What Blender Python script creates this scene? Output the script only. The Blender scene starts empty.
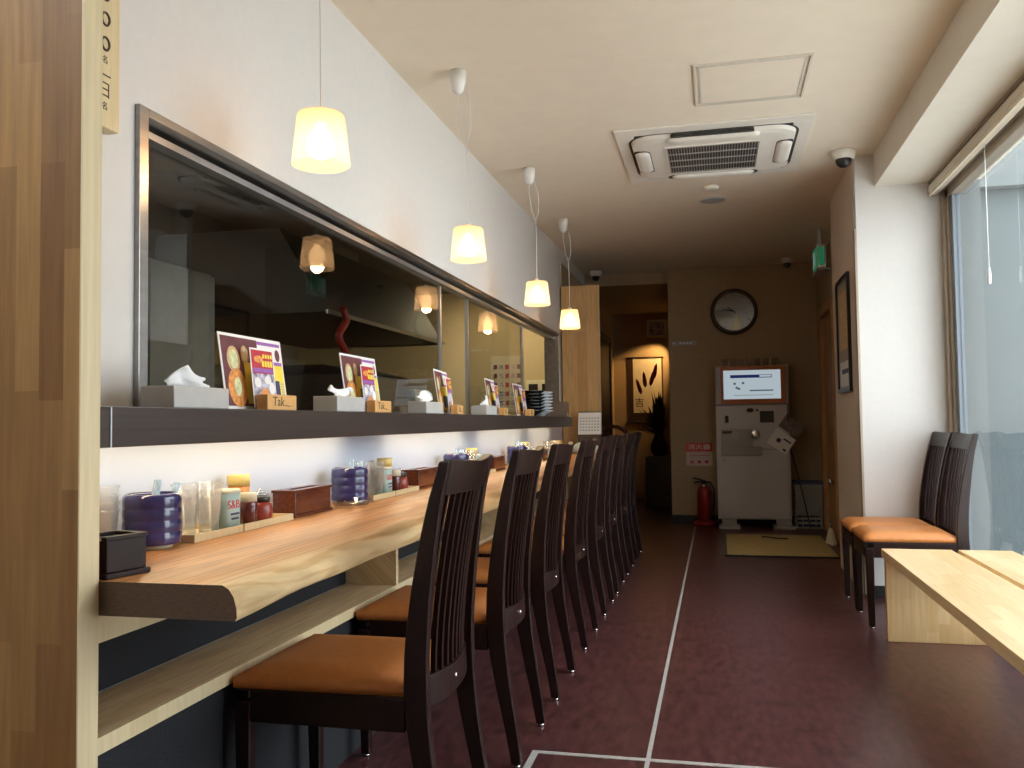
import bpy, bmesh, math, random
from mathutils import Vector, Matrix
random.seed(7)
R = math.radians
S = bpy.context.scene
C = S.collection

# ------------------------------------------------------------------ materials
def new_mat(name):
    m = bpy.data.materials.new(name); m.use_nodes = True
    return m, m.node_tree.nodes, m.node_tree.links, m.node_tree.nodes['Principled BSDF']

def pbr(name, col, rough=.5, metal=0., noise=0., nscale=20., bump=0., bscale=60., coat=0., spec=.5, stretch=(1,1,1), emit=None, estr=0., trans=0.):
    m, N, L, p = new_mat(name)
    p.inputs['Roughness'].default_value = rough
    p.inputs['Metallic'].default_value = metal
    p.inputs['Coat Weight'].default_value = coat
    p.inputs['Specular IOR Level'].default_value = spec
    p.inputs['Transmission Weight'].default_value = trans
    if emit:
        p.inputs['Emission Color'].default_value = (*emit, 1); p.inputs['Emission Strength'].default_value = estr
    tc = N.new('ShaderNodeTexCoord'); mp = N.new('ShaderNodeMapping'); mp.inputs['Scale'].default_value = stretch
    L.new(tc.outputs['Object'], mp.inputs['Vector'])
    nz = N.new('ShaderNodeTexNoise'); nz.inputs['Scale'].default_value = nscale; nz.inputs['Detail'].default_value = 4
    L.new(mp.outputs[0], nz.inputs['Vector'])
    r = N.new('ShaderNodeValToRGB')
    a = [max(0, c * (1 - noise)) for c in col]; b = [min(1, c * (1 + noise)) for c in col]
    r.color_ramp.elements[0].position = .3; r.color_ramp.elements[1].position = .7
    r.color_ramp.elements[0].color = (*a, 1); r.color_ramp.elements[1].color = (*b, 1)
    L.new(nz.outputs['Fac'], r.inputs['Fac']); L.new(r.outputs[0], p.inputs['Base Color'])
    if bump:
        n2 = N.new('ShaderNodeTexNoise'); n2.inputs['Scale'].default_value = bscale; n2.inputs['Detail'].default_value = 3
        L.new(mp.outputs[0], n2.inputs['Vector'])
        bp = N.new('ShaderNodeBump'); bp.inputs['Strength'].default_value = bump; bp.inputs['Distance'].default_value = .01
        L.new(n2.outputs['Fac'], bp.inputs['Height']); L.new(bp.outputs[0], p.inputs['Normal'])
    return m

def stave(name, c1, c2, along='Z', row=.045, length=.5, rough=.45, grain=.25):
    """edge-glued timber: staves of differing tone, grain running along the staves"""
    m, N, L, p = new_mat(name)
    p.inputs['Roughness'].default_value = rough
    tc = N.new('ShaderNodeTexCoord'); sp = N.new('ShaderNodeSeparateXYZ'); L.new(tc.outputs['Object'], sp.inputs[0])
    others = [k for k in 'XYZ' if k != along]
    ad = N.new('ShaderNodeMath'); ad.operation = 'ADD'
    L.new(sp.outputs[others[0]], ad.inputs[0]); L.new(sp.outputs[others[1]], ad.inputs[1])
    cb = N.new('ShaderNodeCombineXYZ'); L.new(sp.outputs[along], cb.inputs['X']); L.new(ad.outputs[0], cb.inputs['Y'])
    of = N.new('ShaderNodeVectorMath'); of.operation = 'ADD'; of.inputs[1].default_value = (7.3, 5.1, 0); L.new(cb.outputs[0], of.inputs[0])
    br = N.new('ShaderNodeTexBrick'); br.inputs['Scale'].default_value = 1
    br.inputs['Mortar Size'].default_value = 0; br.inputs['Brick Width'].default_value = length; br.inputs['Row Height'].default_value = row
    br.offset = .37; br.offset_frequency = 2; br.squash = .7; br.squash_frequency = 3
    br.inputs['Color1'].default_value = (*c1, 1); br.inputs['Color2'].default_value = (*c2, 1)
    L.new(of.outputs[0], br.inputs['Vector'])
    mp = N.new('ShaderNodeMapping'); mp.inputs['Scale'].default_value = (1.6, 26, 1); L.new(of.outputs[0], mp.inputs['Vector'])
    nz = N.new('ShaderNodeTexNoise'); nz.inputs['Scale'].default_value = 3; nz.inputs['Detail'].default_value = 5; L.new(mp.outputs[0], nz.inputs['Vector'])
    mr = N.new('ShaderNodeMapRange'); mr.inputs['From Min'].default_value = .25; mr.inputs['From Max'].default_value = .75
    mr.inputs['To Min'].default_value = 1 - grain; mr.inputs['To Max'].default_value = 1 + grain * .5
    L.new(nz.outputs['Fac'], mr.inputs['Value'])
    mx = N.new('ShaderNodeVectorMath'); mx.operation = 'SCALE'; L.new(br.outputs['Color'], mx.inputs[0]); L.new(mr.outputs[0], mx.inputs['Scale'])
    L.new(mx.outputs[0], p.inputs['Base Color'])
    return m

def slab_mat(name):
    """live-edge slab: orange heartwood, pale sapwood by the front edge, figured grain"""
    m, N, L, p = new_mat(name)
    p.inputs['Roughness'].default_value = .38
    tc = N.new('ShaderNodeTexCoord')
    mp = N.new('ShaderNodeMapping'); mp.inputs['Scale'].default_value = (9, .9, 9); L.new(tc.outputs['Object'], mp.inputs['Vector'])
    n1 = N.new('ShaderNodeTexNoise'); n1.inputs['Scale'].default_value = 1.6; n1.inputs['Detail'].default_value = 6; n1.inputs['Distortion'].default_value = 1.2
    L.new(mp.outputs[0], n1.inputs['Vector'])
    wv = N.new('ShaderNodeTexWave'); wv.inputs['Scale'].default_value = 1.7; wv.inputs['Distortion'].default_value = 9; wv.inputs['Detail'].default_value = 3; wv.inputs['Detail Scale'].default_value = 1.3
    L.new(mp.outputs[0], wv.inputs['Vector'])
    sp = N.new('ShaderNodeSeparateXYZ'); L.new(tc.outputs['Object'], sp.inputs[0])
    # distance from the front edge + waviness
    nw = N.new('ShaderNodeTexNoise'); nw.inputs['Scale'].default_value = 1.6; L.new(tc.outputs['Object'], nw.inputs['Vector'])
    ad = N.new('ShaderNodeMath'); ad.operation = 'MULTIPLY_ADD'; ad.inputs[1].default_value = .16; L.new(nw.outputs['Fac'], ad.inputs[0]); sh_ = N.new('ShaderNodeMath'); sh_.operation = 'ADD'; sh_.inputs[1].default_value = 1.3; L.new(sp.outputs['X'], sh_.inputs[0]); L.new(sh_.outputs[0], ad.inputs[2])
    rs = N.new('ShaderNodeValToRGB'); L.new(ad.outputs[0], rs.inputs['Fac'])
    rs.color_ramp.elements[0].position = .50; rs.color_ramp.elements[0].color = (.56, .27, .10, 1)
    e = rs.color_ramp.elements.new(.545); e.color = (.62, .36, .15, 1)
    rs.color_ramp.elements[1].position = .575; rs.color_ramp.elements[1].color = (.74, .56, .31, 1)
    rg = N.new('ShaderNodeValToRGB'); L.new(n1.outputs['Fac'], rg.inputs['Fac'])
    rg.color_ramp.elements[0].position = .32; rg.color_ramp.elements[0].color = (.62, .55, .45, 1)
    rg.color_ramp.elements[1].position = .62; rg.color_ramp.elements[1].color = (1.08, 1.06, 1.05, 1)
    rw = N.new('ShaderNodeValToRGB'); L.new(wv.outputs['Fac'], rw.inputs['Fac'])
    rw.color_ramp.elements[0].color = (.78, .62, .47, 1); rw.color_ramp.elements[1].position = .5; rw.color_ramp.elements[1].color = (1.05, 1.05, 1.05, 1)
    m1 = N.new('ShaderNodeMixRGB'); m1.blend_type = 'MULTIPLY'; m1.inputs[0].default_value = 1; L.new(rs.outputs[0], m1.inputs[1]); L.new(rg.outputs[0], m1.inputs[2])
    m2 = N.new('ShaderNodeMixRGB'); m2.blend_type = 'MULTIPLY'; m2.inputs[0].default_value = .62; L.new(m1.outputs[0], m2.inputs[1]); L.new(rw.outputs[0], m2.inputs[2])
    L.new(m2.outputs[0], p.inputs['Base Color'])
    return m

def glass_mat(name, tint=(1, 1, 1), base=.04, top=.9, rough=.0, blend=.5):
    m = bpy.data.materials.new(name); m.use_nodes = True
    N, L = m.node_tree.nodes, m.node_tree.links
    N.remove(N['Principled BSDF']); o = N['Material Output']
    t = N.new('ShaderNodeBsdfTransparent'); t.inputs[0].default_value = (*tint, 1)
    g = N.new('ShaderNodeBsdfGlossy'); g.inputs['Roughness'].default_value = rough
    lw = N.new('ShaderNodeFresnel'); lw.inputs['IOR'].default_value = 1.5
    mr = N.new('ShaderNodeMapRange'); mr.inputs['To Min'].default_value = base - .04; mr.inputs['To Max'].default_value = top
    L.new(lw.outputs[0], mr.inputs[0])
    ge = N.new('ShaderNodeNewGeometry'); fl = N.new('ShaderNodeMath'); fl.operation = 'SUBTRACT'; fl.inputs[0].default_value = 1; L.new(ge.outputs['Backfacing'], fl.inputs[1])
    mu = N.new('ShaderNodeMath'); mu.operation = 'MULTIPLY'; L.new(mr.outputs[0], mu.inputs[0]); L.new(fl.outputs[0], mu.inputs[1])
    mx = N.new('ShaderNodeMixShader'); L.new(mu.outputs[0], mx.inputs[0]); L.new(t.outputs[0], mx.inputs[1]); L.new(g.outputs[0], mx.inputs[2])
    L.new(mx.outputs[0], o.inputs[0])
    return m

def frost_mat(name, col=(.86, .86, .86), clear=.45):
    m = bpy.data.materials.new(name); m.use_nodes = True
    N, L = m.node_tree.nodes, m.node_tree.links
    N.remove(N['Principled BSDF']); o = N['Material Output']
    t = N.new('ShaderNodeBsdfTransparent'); t.inputs[0].default_value = (.97, .97, .97, 1)
    d = N.new('ShaderNodeBsdfDiffuse'); d.inputs[0].default_value = (*col, 1)
    l = N.new('ShaderNodeBsdfTranslucent'); l.inputs[0].default_value = (*col, 1)
    g = N.new('ShaderNodeBsdfGlossy'); g.inputs['Roughness'].default_value = .08
    fr = N.new('ShaderNodeFresnel'); fr.inputs['IOR'].default_value = 1.45
    a = N.new('ShaderNodeMixShader'); a.inputs[0].default_value = .5; L.new(d.outputs[0], a.inputs[1]); L.new(l.outputs[0], a.inputs[2])
    b = N.new('ShaderNodeMixShader'); b.inputs[0].default_value = clear; L.new(a.outputs[0], b.inputs[1]); L.new(t.outputs[0], b.inputs[2])
    ge = N.new('ShaderNodeNewGeometry'); fl = N.new('ShaderNodeMath'); fl.operation = 'SUBTRACT'; fl.inputs[0].default_value = 1; L.new(ge.outputs['Backfacing'], fl.inputs[1])
    mu = N.new('ShaderNodeMath'); mu.operation = 'MULTIPLY'; L.new(fr.outputs[0], mu.inputs[0]); L.new(fl.outputs[0], mu.inputs[1])
    c = N.new('ShaderNodeMixShader'); L.new(mu.outputs[0], c.inputs[0]); L.new(b.outputs[0], c.inputs[1]); L.new(g.outputs[0], c.inputs[2])
    L.new(c.outputs[0], o.inputs[0])
    return m

def emis(name, col, s):
    m = bpy.data.materials.new(name); m.use_nodes = True
    N, L = m.node_tree.nodes, m.node_tree.links
    N.remove(N['Principled BSDF']); o = N['Material Output']
    e = N.new('ShaderNodeEmission'); e.inputs[0].default_value = (*col, 1); e.inputs[1].default_value = s
    L.new(e.outputs[0], o.inputs[0])
    return m

def shade_mat(name):
    """frosted lamp glass: lets half the light through, scatters the rest"""
    m = bpy.data.materials.new(name); m.use_nodes = True
    N, L = m.node_tree.nodes, m.node_tree.links
    N.remove(N['Principled BSDF']); o = N['Material Output']
    tl = N.new('ShaderNodeBsdfTranslucent'); tl.inputs[0].default_value = (.62, .53, .43, 1)
    df = N.new('ShaderNodeBsdfDiffuse'); df.inputs[0].default_value = (.66, .52, .38, 1)
    tr = N.new('ShaderNodeBsdfTransparent'); tr.inputs[0].default_value = (1, .92, .82, 1)
    em = N.new('ShaderNodeEmission'); em.inputs[0].default_value = (1, .76, .52, 1); em.inputs[1].default_value = .10
    m1 = N.new('ShaderNodeMixShader'); m1.inputs[0].default_value = .3; L.new(tl.outputs[0], m1.inputs[1]); L.new(df.outputs[0], m1.inputs[2])
    m2 = N.new('ShaderNodeMixShader'); m2.inputs[0].default_value = .35; L.new(m1.outputs[0], m2.inputs[1]); L.new(tr.outputs[0], m2.inputs[2])
    ad = N.new('ShaderNodeAddShader'); L.new(m2.outputs[0], ad.inputs[0]); L.new(em.outputs[0], ad.inputs[1])
    L.new(ad.outputs[0], o.inputs[0])
    return m

M = dict(
    wall=pbr('white_wallpaper', (.70, .685, .66), .8, noise=.015, nscale=30, bump=.08, bscale=300),
    ceil=pbr('cream_ceiling_paper', (.82, .74, .61), .85, noise=.02, nscale=8, bump=.06, bscale=250),
    soffit=pbr('cream_soffit_paper', (.74, .70, .61), .85, noise=.02, nscale=8),
    tan=pbr('beige_wallpaper', (.40, .295, .18), .8, noise=.04, nscale=25),
    base_black=pbr('black_vinyl_base', (.012, .012, .013), .45, noise=.2),
    blue=pbr('navy_carpet_panel', (.016, .018, .022), .95, noise=.5, nscale=260, bump=.25, bscale=500),
    splash=pbr('glossy_reflection_tint', (.50, .55, .67), .16, noise=.01, nscale=4),  # white panel with the bluish window reflection put into its colour
    floorm=pbr('maroon_vinyl_floor', (.086, .030, .030), .33, noise=.42, nscale=11, bump=.05, bscale=40, stretch=(3, 1, 1)),
    line=pbr('pale_floor_line', (.47, .45, .43), .5, noise=.06, nscale=30),
    panel=stave('laminated_pine_panel', (.25, .115, .030), (.43, .235, .075), 'Z', .050, .42),
    pale=stave('pale_pine', (.74, .60, .34), (.80, .67, .41), 'Z', .09, 1.4, grain=.12),
    shelfw=stave('pale_shelf_timber', (.66, .49, .26), (.80, .64, .38), 'Y', .06, .7, grain=.3),
    bench=stave('bench_timber', (.74, .53, .27), (.82, .63, .36), 'Y', .05, .6, rough=.35, grain=.15),
    benchleg=stave('bench_leg_timber', (.68, .45, .20), (.76, .55, .28), 'Z', .05, .3, rough=.4, grain=.15),
    slab=slab_mat('live_edge_slab'),
    endgrain=pbr('slab_end_grain', (.105, .06, .032), .7, noise=.25, nscale=14, stretch=(6, 1, 30)),
    door=stave('orange_door_timber', (.42, .20, .07), (.50, .26, .10), 'Z', .2, 2.4),
    darkwood=pbr('dark_brown_wood', (.017, .007, .006), .30, spec=.35, noise=.35, nscale=30, stretch=(6, 6, .6)),
    darkdoor=pbr('dark_door_wood', (.05, .026, .016), .45, noise=.3, nscale=20, stretch=(6, 6, .5)),
    redwood=pbr('reddish_brown_wood', (.09, .022, .014), .35, noise=.3, nscale=20),
    leather=pbr('tan_leather', (.60, .225, .060), .42, noise=.07, nscale=50, bump=.12, bscale=220),
    steel=pbr('brushed_steel', (.34, .325, .31), .34, 1., noise=.12, nscale=40, stretch=(1, .05, 1)),
    steeldark=pbr('dark_brown_steel', (.058, .042, .036), .38, .2, spec=.35, noise=.15, nscale=20, stretch=(1, .08, 6)),
    alu=pbr('aluminium', (.55, .57, .58), .38, .9, noise=.04),
    bronze=pbr('bronze_window_frame', (.40, .33, .25), .4, .5, noise=.05),
    chrome=pbr('chrome', (.75, .75, .75), .12, 1.),
    glass=glass_mat('window_glass', (.95, .97, .975), .05, .95),
    kglass=glass_mat('kitchen_glass', (.78, .78, .75), .07, .95),
    tglass=frost_mat('tumbler_plastic', (.95, .95, .95), .87),
    water=glass_mat('clear_glass', (.93, .95, .95), .12, 1.),
    whitep=pbr('white_plastic', (.80, .79, .76), .4, noise=.02),
    acwhite=pbr('cream_white_plastic', (.80, .77, .70), .45, noise=.02),
    greyp=pbr('grey_plastic', (.40, .41, .41), .5, noise=.05),
    dark=pbr('black_plastic', (.015, .015, .016), .35, noise=.2),
    grille=pbr('dark_grille', (.035, .033, .030), .6, noise=.1),
    shade=shade_mat('frosted_lamp_glass'),
    bulb=emis('warm_bulb', (1, .70, .38), 30),
    led=emis('warm_led', (1, .80, .50), 25),
    screen=emis('lit_screen', (.78, .92, 1), .50),
    screenb=emis('lit_screen_blue', (.05, .06, .28), .3),
    screeng=emis('lit_screen_grey', (.25, .30, .35), .3),
    exitg=emis('exit_sign_green', (.10, .75, .35), .14),
    exitw=emis('exit_sign_white', (.75, .95, .85), .2),
    purple=pbr('purple_glaze', (.032, .030, .125), .14, noise=.35, nscale=18, coat=.5),
    cream=pbr('cream_ceramic', (.72, .66, .50), .4, noise=.05),
    bluestripe=pbr('blue_white_glaze', (.38, .52, .72), .2, noise=.4, nscale=160, stretch=(1, 1, .05)),
    lacquer=pbr('red_brown_lacquer', (.11, .026, .014), .2, noise=.35, nscale=24, stretch=(5, 1, 5), coat=.4),
    lacqdark=pbr('dark_lacquer', (.022, .010, .009), .5, spec=.2, noise=.3, nscale=24),
    pink=pbr('brick_red_sauce', (.30, .05, .035), .25, noise=.25, nscale=40),
    chili=pbr('dark_red_oil', (.11, .014, .012), .12, noise=.3, nscale=30, coat=.5),
    tealcan=pbr('pale_teal_tin', (.43, .57, .53), .35, noise=.08, nscale=12),
    tealcan2=pbr('sky_blue_tin', (.24, .47, .56), .35, noise=.08, nscale=12),
    yellow=pbr('mustard_yellow_plastic', (.78, .58, .20), .4, noise=.05),
    brightyellow=pbr('print_yellow', (.85, .68, .08), .5, noise=.1),
    red=pbr('signal_red', (.60, .025, .02), .3, noise=.08),
    redpaint=pbr('extinguisher_red', (.27, .012, .012), .3, noise=.05),
    navy=pbr('navy_print', (.03, .04, .12), .5, noise=.05),
    black=pbr('black_ink', (.015, .013, .012), .6, noise=.05),
    ink=pbr('brown_black_ink', (.055, .040, .028), .6, noise=.05),
    paper=pbr('white_paper', (.80, .79, .79), .6, noise=.02),
    tissue=pbr('tissue_paper', (.84, .85, .86), .9, noise=.02),
    boxgrey=pbr('grey_tissue_box', (.50, .49, .47), .35, noise=.05),
    maroon=pbr('print_maroon', (.13, .035, .045), .45, noise=.2, nscale=40),
    pred=pbr('print_red', (.48, .03, .05), .45, noise=.2, nscale=40),
    ppurple=pbr('print_purple', (.30, .12, .42), .45, noise=.3, nscale=90),
    porange=pbr('print_orange', (.72, .30, .08), .45, noise=.35, nscale=90),
    pgreen=pbr('print_pale_green', (.62, .66, .38), .45, noise=.25, nscale=60),
    pbowl=pbr('print_bowl_tan', (.62, .42, .22), .45, noise=.3, nscale=60),
    photo=pbr('print_photo', (.42, .40, .50), .45, noise=.85, nscale=55),
    holder=pbr('small_timber_block', (.66, .37, .13), .5, noise=.15, nscale=30, stretch=(1, 8, 1)),
    bowlglare=pbr('window_glare_glaze', (.62, .67, .70), .2, noise=.03),  # window reflection on black bowls, put into the glaze colour
    plate=pbr('black_glaze', (.014, .015, .017), .10, noise=.1, coat=.6),
    mat_y=pbr('straw_mat', (.50, .39, .17), .9, noise=.22, nscale=90, bump=.3, bscale=300),
    orange=pbr('orange_frame_plastic', (.46, .12, .025), .4, noise=.06),
    machine=pbr('machine_white_metal', (.56, .55, .57), .4, noise=.02),
    machgrey=pbr('machine_grey_plastic', (.36, .34, .32), .4, noise=.03),
    clockface=pbr('clock_silver_face', (.42, .38, .33), .35, noise=.05),
    gold=pbr('gold_metal', (.62, .46, .20), .3, .8),
    scroll=pbr('scroll_paper', (.74, .66, .52), .7, noise=.06, nscale=10),
    leaf=pbr('dark_leaf', (.05, .055, .03), .6, noise=.4, nscale=20),
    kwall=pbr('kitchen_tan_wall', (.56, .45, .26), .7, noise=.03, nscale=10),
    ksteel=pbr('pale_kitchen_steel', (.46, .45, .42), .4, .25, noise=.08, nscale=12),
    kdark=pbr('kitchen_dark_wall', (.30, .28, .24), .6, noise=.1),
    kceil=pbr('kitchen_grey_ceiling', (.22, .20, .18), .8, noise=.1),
    cloth=pbr('pale_teal_cloth', (.42, .50, .49), .9, noise=.15, nscale=20),
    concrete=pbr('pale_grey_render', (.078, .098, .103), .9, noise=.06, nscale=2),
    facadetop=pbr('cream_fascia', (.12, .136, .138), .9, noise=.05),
    pave=pbr('grey_paving', (.75, .74, .71), .9, noise=.08, nscale=6),
    blindm=pbr('cream_blind_fabric', (.72, .64, .50), .7, noise=.03),
)

# ------------------------------------------------------------------ mesh builder
class MB:
    def __init__(s):
        s.bm = bmesh.new(); s.mats = []; s.cur = 0
    def use(s, m):
        if m not in s.mats: s.mats.append(m)
        s.cur = s.mats.index(m); return s
    def _f(s, vs, smooth=False):
        try:
            f = s.bm.faces.new(vs); f.material_index = s.cur; f.smooth = smooth; return f
        except ValueError: return None
    def box(s, x0, x1, y0, y1, z0, z1, bev=0.):
        v = [s.bm.verts.new((x, y, z)) for x in (x0, x1) for y in (y0, y1) for z in (z0, z1)]
        F = [(0, 1, 3, 2), (4, 6, 7, 5), (0, 4, 5, 1), (2, 3, 7, 6), (0, 2, 6, 4), (1, 5, 7, 3)]
        fs = [s._f([v[i] for i in f]) for f in F]
        if bev:
            es = list({e for f in fs for e in f.edges})
            r = bmesh.ops.bevel(s.bm, geom=es, offset=bev, segments=2, profile=.5, affect='EDGES')
            for f in r['faces']: f.material_index = s.cur
        return s
    def hexa(s, bot, top):
        """bot / top: four points each, same order"""
        b = [s.bm.verts.new(p) for p in bot]; t = [s.bm.verts.new(p) for p in top]
        s._f(b[::-1]); s._f(t)
        n = len(b)
        for i in range(n): s._f([b[i], b[(i + 1) % n], t[(i + 1) % n], t[i]])
        return s
    def loft(s, rings, closed=True, caps=True, smooth=False):
        rs = [[s.bm.verts.new(p) for p in r] for r in rings]
        n = len(rs[0])
        for a, b in zip(rs, rs[1:]):
            for i in range(n if closed else n - 1):
                s._f([a[i], a[(i + 1) % n], b[(i + 1) % n], b[i]], smooth)
        if caps: s._f(rs[0][::-1]); s._f(rs[-1])
        return s
    def lathe(s, prof, n=24, c=(0, 0, 0), axis='Z', smooth=True, caps=True, sx=1., sy=1.):
        rings = []
        for r, z in prof:
            ring = []
            for i in range(n):
                a = 2 * math.pi * i / n; u, w = r * math.cos(a) * sx, r * math.sin(a) * sy
                p = (u, w, z) if axis == 'Z' else ((z, u, w) if axis == 'X' else (w, z, u))
                ring.append((p[0] + c[0], p[1] + c[1], p[2] + c[2]))
            rings.append(ring)
        return s.loft(rings, True, caps, smooth)
    def tube(s, pts, r, n=8, smooth=True):
        pts = [Vector(p) for p in pts]; rings = []; up = None
        rr = r if isinstance(r, (list, tuple)) else [r] * len(pts)
        for i, p in enumerate(pts):
            d = (pts[min(i + 1, len(pts) - 1)] - pts[max(i - 1, 0)]).normalized()
            if up is None: up = d.orthogonal().normalized()
            up = (up - d * up.dot(d)).normalized(); w = d.cross(up)
            rings.append([p + (up * math.cos(2 * math.pi * k / n) + w * math.sin(2 * math.pi * k / n)) * rr[i] for k in range(n)])
        return s.loft(rings, True, True, smooth)
    def poly(s, pts, smooth=False):
        return s._f([s.bm.verts.new(p) for p in pts], smooth) and s
    def prism(s, pts, d):
        """polygon pts extruded by vector d"""
        d = Vector(d); return s.hexa([Vector(p) for p in pts], [Vector(p) + d for p in pts])
    def build(s, name, mat=None, parent=None, loc=None, rot=None, bevel=0., mod=None):
        bmesh.ops.recalc_face_normals(s.bm, faces=s.bm.faces[:])
        me = bpy.data.meshes.new(name); s.bm.to_mesh(me); s.bm.free()
        o = bpy.data.objects.new(name, me); C.objects.link(o)
        for m in (s.mats or [mat]): me.materials.append(M[m] if isinstance(m, str) else m)
        if parent: o.parent = parent
        if loc: o.location = loc
        if rot: o.rotation_euler = rot
        if bevel:
            b = o.modifiers.new('bevel', 'BEVEL'); b.width = bevel; b.segments = 2; b.limit_method = 'ANGLE'; b.angle_limit = R(40)
        return o

def tag(o, label, cat, group=None, kind=None):
    o['label'] = label; o['category'] = cat
    if group: o['group'] = group
    if kind: o['kind'] = kind
    return o
def thing(name, label, cat, loc=(0, 0, 0), rz=0., group=None):
    o = bpy.data.objects.new(name, None); C.objects.link(o); o.empty_display_size = .05
    o.location = loc; o.rotation_euler = (0, 0, rz)
    return tag(o, label, cat, group)
def struct(o):
    o['kind'] = 'structure'; return o
def dup(root, loc, label=None, rz=None, group=None):
    r = root.copy(); C.objects.link(r); r.location = loc
    if rz is not None: r.rotation_euler = (0, 0, rz)
    if label: r['label'] = label
    if group: r['group'] = group
    for ch in list(root.children):
        c = ch.copy(); C.objects.link(c); c.parent = r
        for g in list(ch.children):
            d = g.copy(); C.objects.link(d); d.parent = c
    return r
def text(s, size, mat, name, parent=None, loc=(0, 0, 0), rot=(0, 0, 0), sx=1., extrude=.0004, align='CENTER'):
    cu = bpy.data.curves.new(name, 'FONT'); cu.body = s; cu.size = size; cu.extrude = extrude
    cu.align_x = align; cu.align_y = 'CENTER'; cu.resolution_u = 3
    t = bpy.data.objects.new(name, cu); C.objects.link(t)
    bpy.context.view_layer.update()
    me = bpy.data.meshes.new_from_object(t.evaluated_get(bpy.context.evaluated_depsgraph_get()))
    bpy.data.objects.remove(t); bpy.data.curves.remove(cu)
    o = bpy.data.objects.new(name, me); C.objects.link(o)
    me.materials.clear(); me.materials.append(M[mat])
    me.transform(Matrix.Diagonal((sx, 1, 1, 1)))
    o.parent = parent; o.location = loc; o.rotation_euler = rot
    return o
ROT_PX = (R(90), 0, R(90))      # lettering that faces +X, read along +Y
ROT_NY = (R(90), 0, 0)          # lettering that faces -Y, read along +X

# ------------------------------------------------------------------ dimensions (metres, camera at x=0, y=0)
HC, KY, WX, PY = 2.62, 9.15, -1.355, 5.50
CZ, CT = .78, .06               # counter top, thickness
SZ0, SZ1, SX = 1.012, 1.092, -1.16

# ------------------------------------------------------------------ setting
struct(MB().box(-4.4, 1.52, -1.75, 12.0, -.12, 0).build('floor', 'floorm'))
struct(MB().box(WX - .1, 1.52, -1.75, 9.3, HC, HC + .12).build('ceiling', 'ceil'))
struct(MB().box(WX - .1, -.35, 9.3, 12.0, 2.50, 2.74).build('ceiling_corridor', 'tan'))
b = MB()
b.box(WX - .12, WX, 1.35, 1.822, 0, HC); b.box(WX - .12, WX, 7.609, 12.0, 0, HC)
b.box(WX - .12, WX, 1.822, 7.609, 1.835, HC); b.box(WX - .12, WX, 1.822, 7.609, 0, 1.06)
struct(b.build('wall_left', 'wall'))
struct(MB().box(WX, WX + .008, 1.352, 7.68, CZ - .06, SZ0 + .07).build('trim_1', 'splash'))
struct(MB().box(1.28, 1.46, -1.75, 1.45, 0, HC).build('wall_right_near', 'wall'))
struct(MB().box(-2.1, -2.0, -1.75, 1.3, 0, HC).build('wall_left_near', 'wall'))
struct(MB().box(-2.1, 1.52, -1.85, -1.75, 0, HC).build('wall_near', 'wall'))
struct(MB().box(-.468, 1.15, KY, KY + .12, 0, HC).build('wall_back', 'tan'))
struct(MB().box(-.468, -.36, KY + .12, 12.0, 0, HC).build('wall_corridor', 'tan'))
struct(MB().box(WX, -.36, 11.85, 12.0, 0, 2.5).build('wall_end', 'tan'))
b = MB(); b.box(1.0, 1.12, 6.6, 7.9, 0, HC); b.box(1.0, 1.12, 8.72, KY, 0, HC); b.box(1.0, 1.12, 7.9, 8.72, 2.02, HC)
struct(b.build('wall_right', 'tan'))
struct(MB().box(.835, 1.378, PY, 6.6, 0, HC).build('wall_pillar', 'wall'))
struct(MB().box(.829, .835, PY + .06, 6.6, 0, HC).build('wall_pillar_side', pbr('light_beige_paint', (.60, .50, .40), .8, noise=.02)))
struct(MB().box(.945, 1.52, -1.75, PY, 2.425, HC).build('ceiling_beam', 'soffit'))
# near return of the window wall (sill and heads)
b = MB(); b.box(1.30, 1.42, 1.45, PY, 0, .06); b.box(1.30, 1.42, 1.45, PY, 2.36, 2.425)
struct(b.build('wall_right_window', 'bronze'))
# baseboards
struct(MB().box(-.468, 1.0, KY - .012, KY, 0, .085).build('baseboard_back', 'base_black'))
struct(MB().box(.835, 1.33, PY - .010, PY, 0, .07).build('baseboard_pillar', 'base_black'))
struct(MB().box(WX, WX + .006, 7.80, 11.85, 0, 2.5).build('wall_left_corridor', 'tan'))
struct(MB().box(WX, WX + .012, 7.75, 11.84, 0, .085).build('baseboard_left', 'base_black'))
# pillar corner guard
struct(MB().use('bronze').box(.823, .835, PY - .006, PY + .06, .02, 2.18).build('trim_2', 'bronze'))
# white lines laid into the floor
struct(MB().box(-.240, -.226, 2.785, 8.9, 0, .0015).build('trim_3', 'line'))
struct(MB().box(-.60, .62, 2.763, 2.785, 0, .0015).build('trim_4', 'line'))
struct(MB().box(-.60, -.578, 1.6, 2.763, 0, .0015).build('trim_5', 'line'))
struct(MB().box(-.240, -.226, 1.6, 2.763, 0, .0015).build('trim_6', 'line'))

# shop-front window along the right
win = struct(bpy.data.objects.new('window_1', None)); C.objects.link(win); win.location = (1.345, 2, .06)
b = MB()
for y0, y1, dx in ((5.44, 5.50, .045), (5.385, 5.435, .03), (3.55, 3.60, .03), (1.45, 1.50, .04)):
    b.box(-dx, dx, y0 - 2, y1 - 2, 0, 2.30)
b.box(-.03, .03, -.55, 3.5, 0, .05); b.box(-.03, .03, -.55, 3.5, 2.25, 2.30)
b.build('window_frame', 'bronze', win)
MB().box(-.02, .02, 3.335, 3.385, .05, 2.25).build('sash_stile', pbr('blue_grey_stile', (.16, .19, .22), .5), win)
for y0, y1 in ((3.60, 5.335), (1.50, 3.55)):
    MB().box(-.004, .004, y0 - 2, y1 - 2, .05, 2.25).build('pane', 'glass', win)

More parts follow.
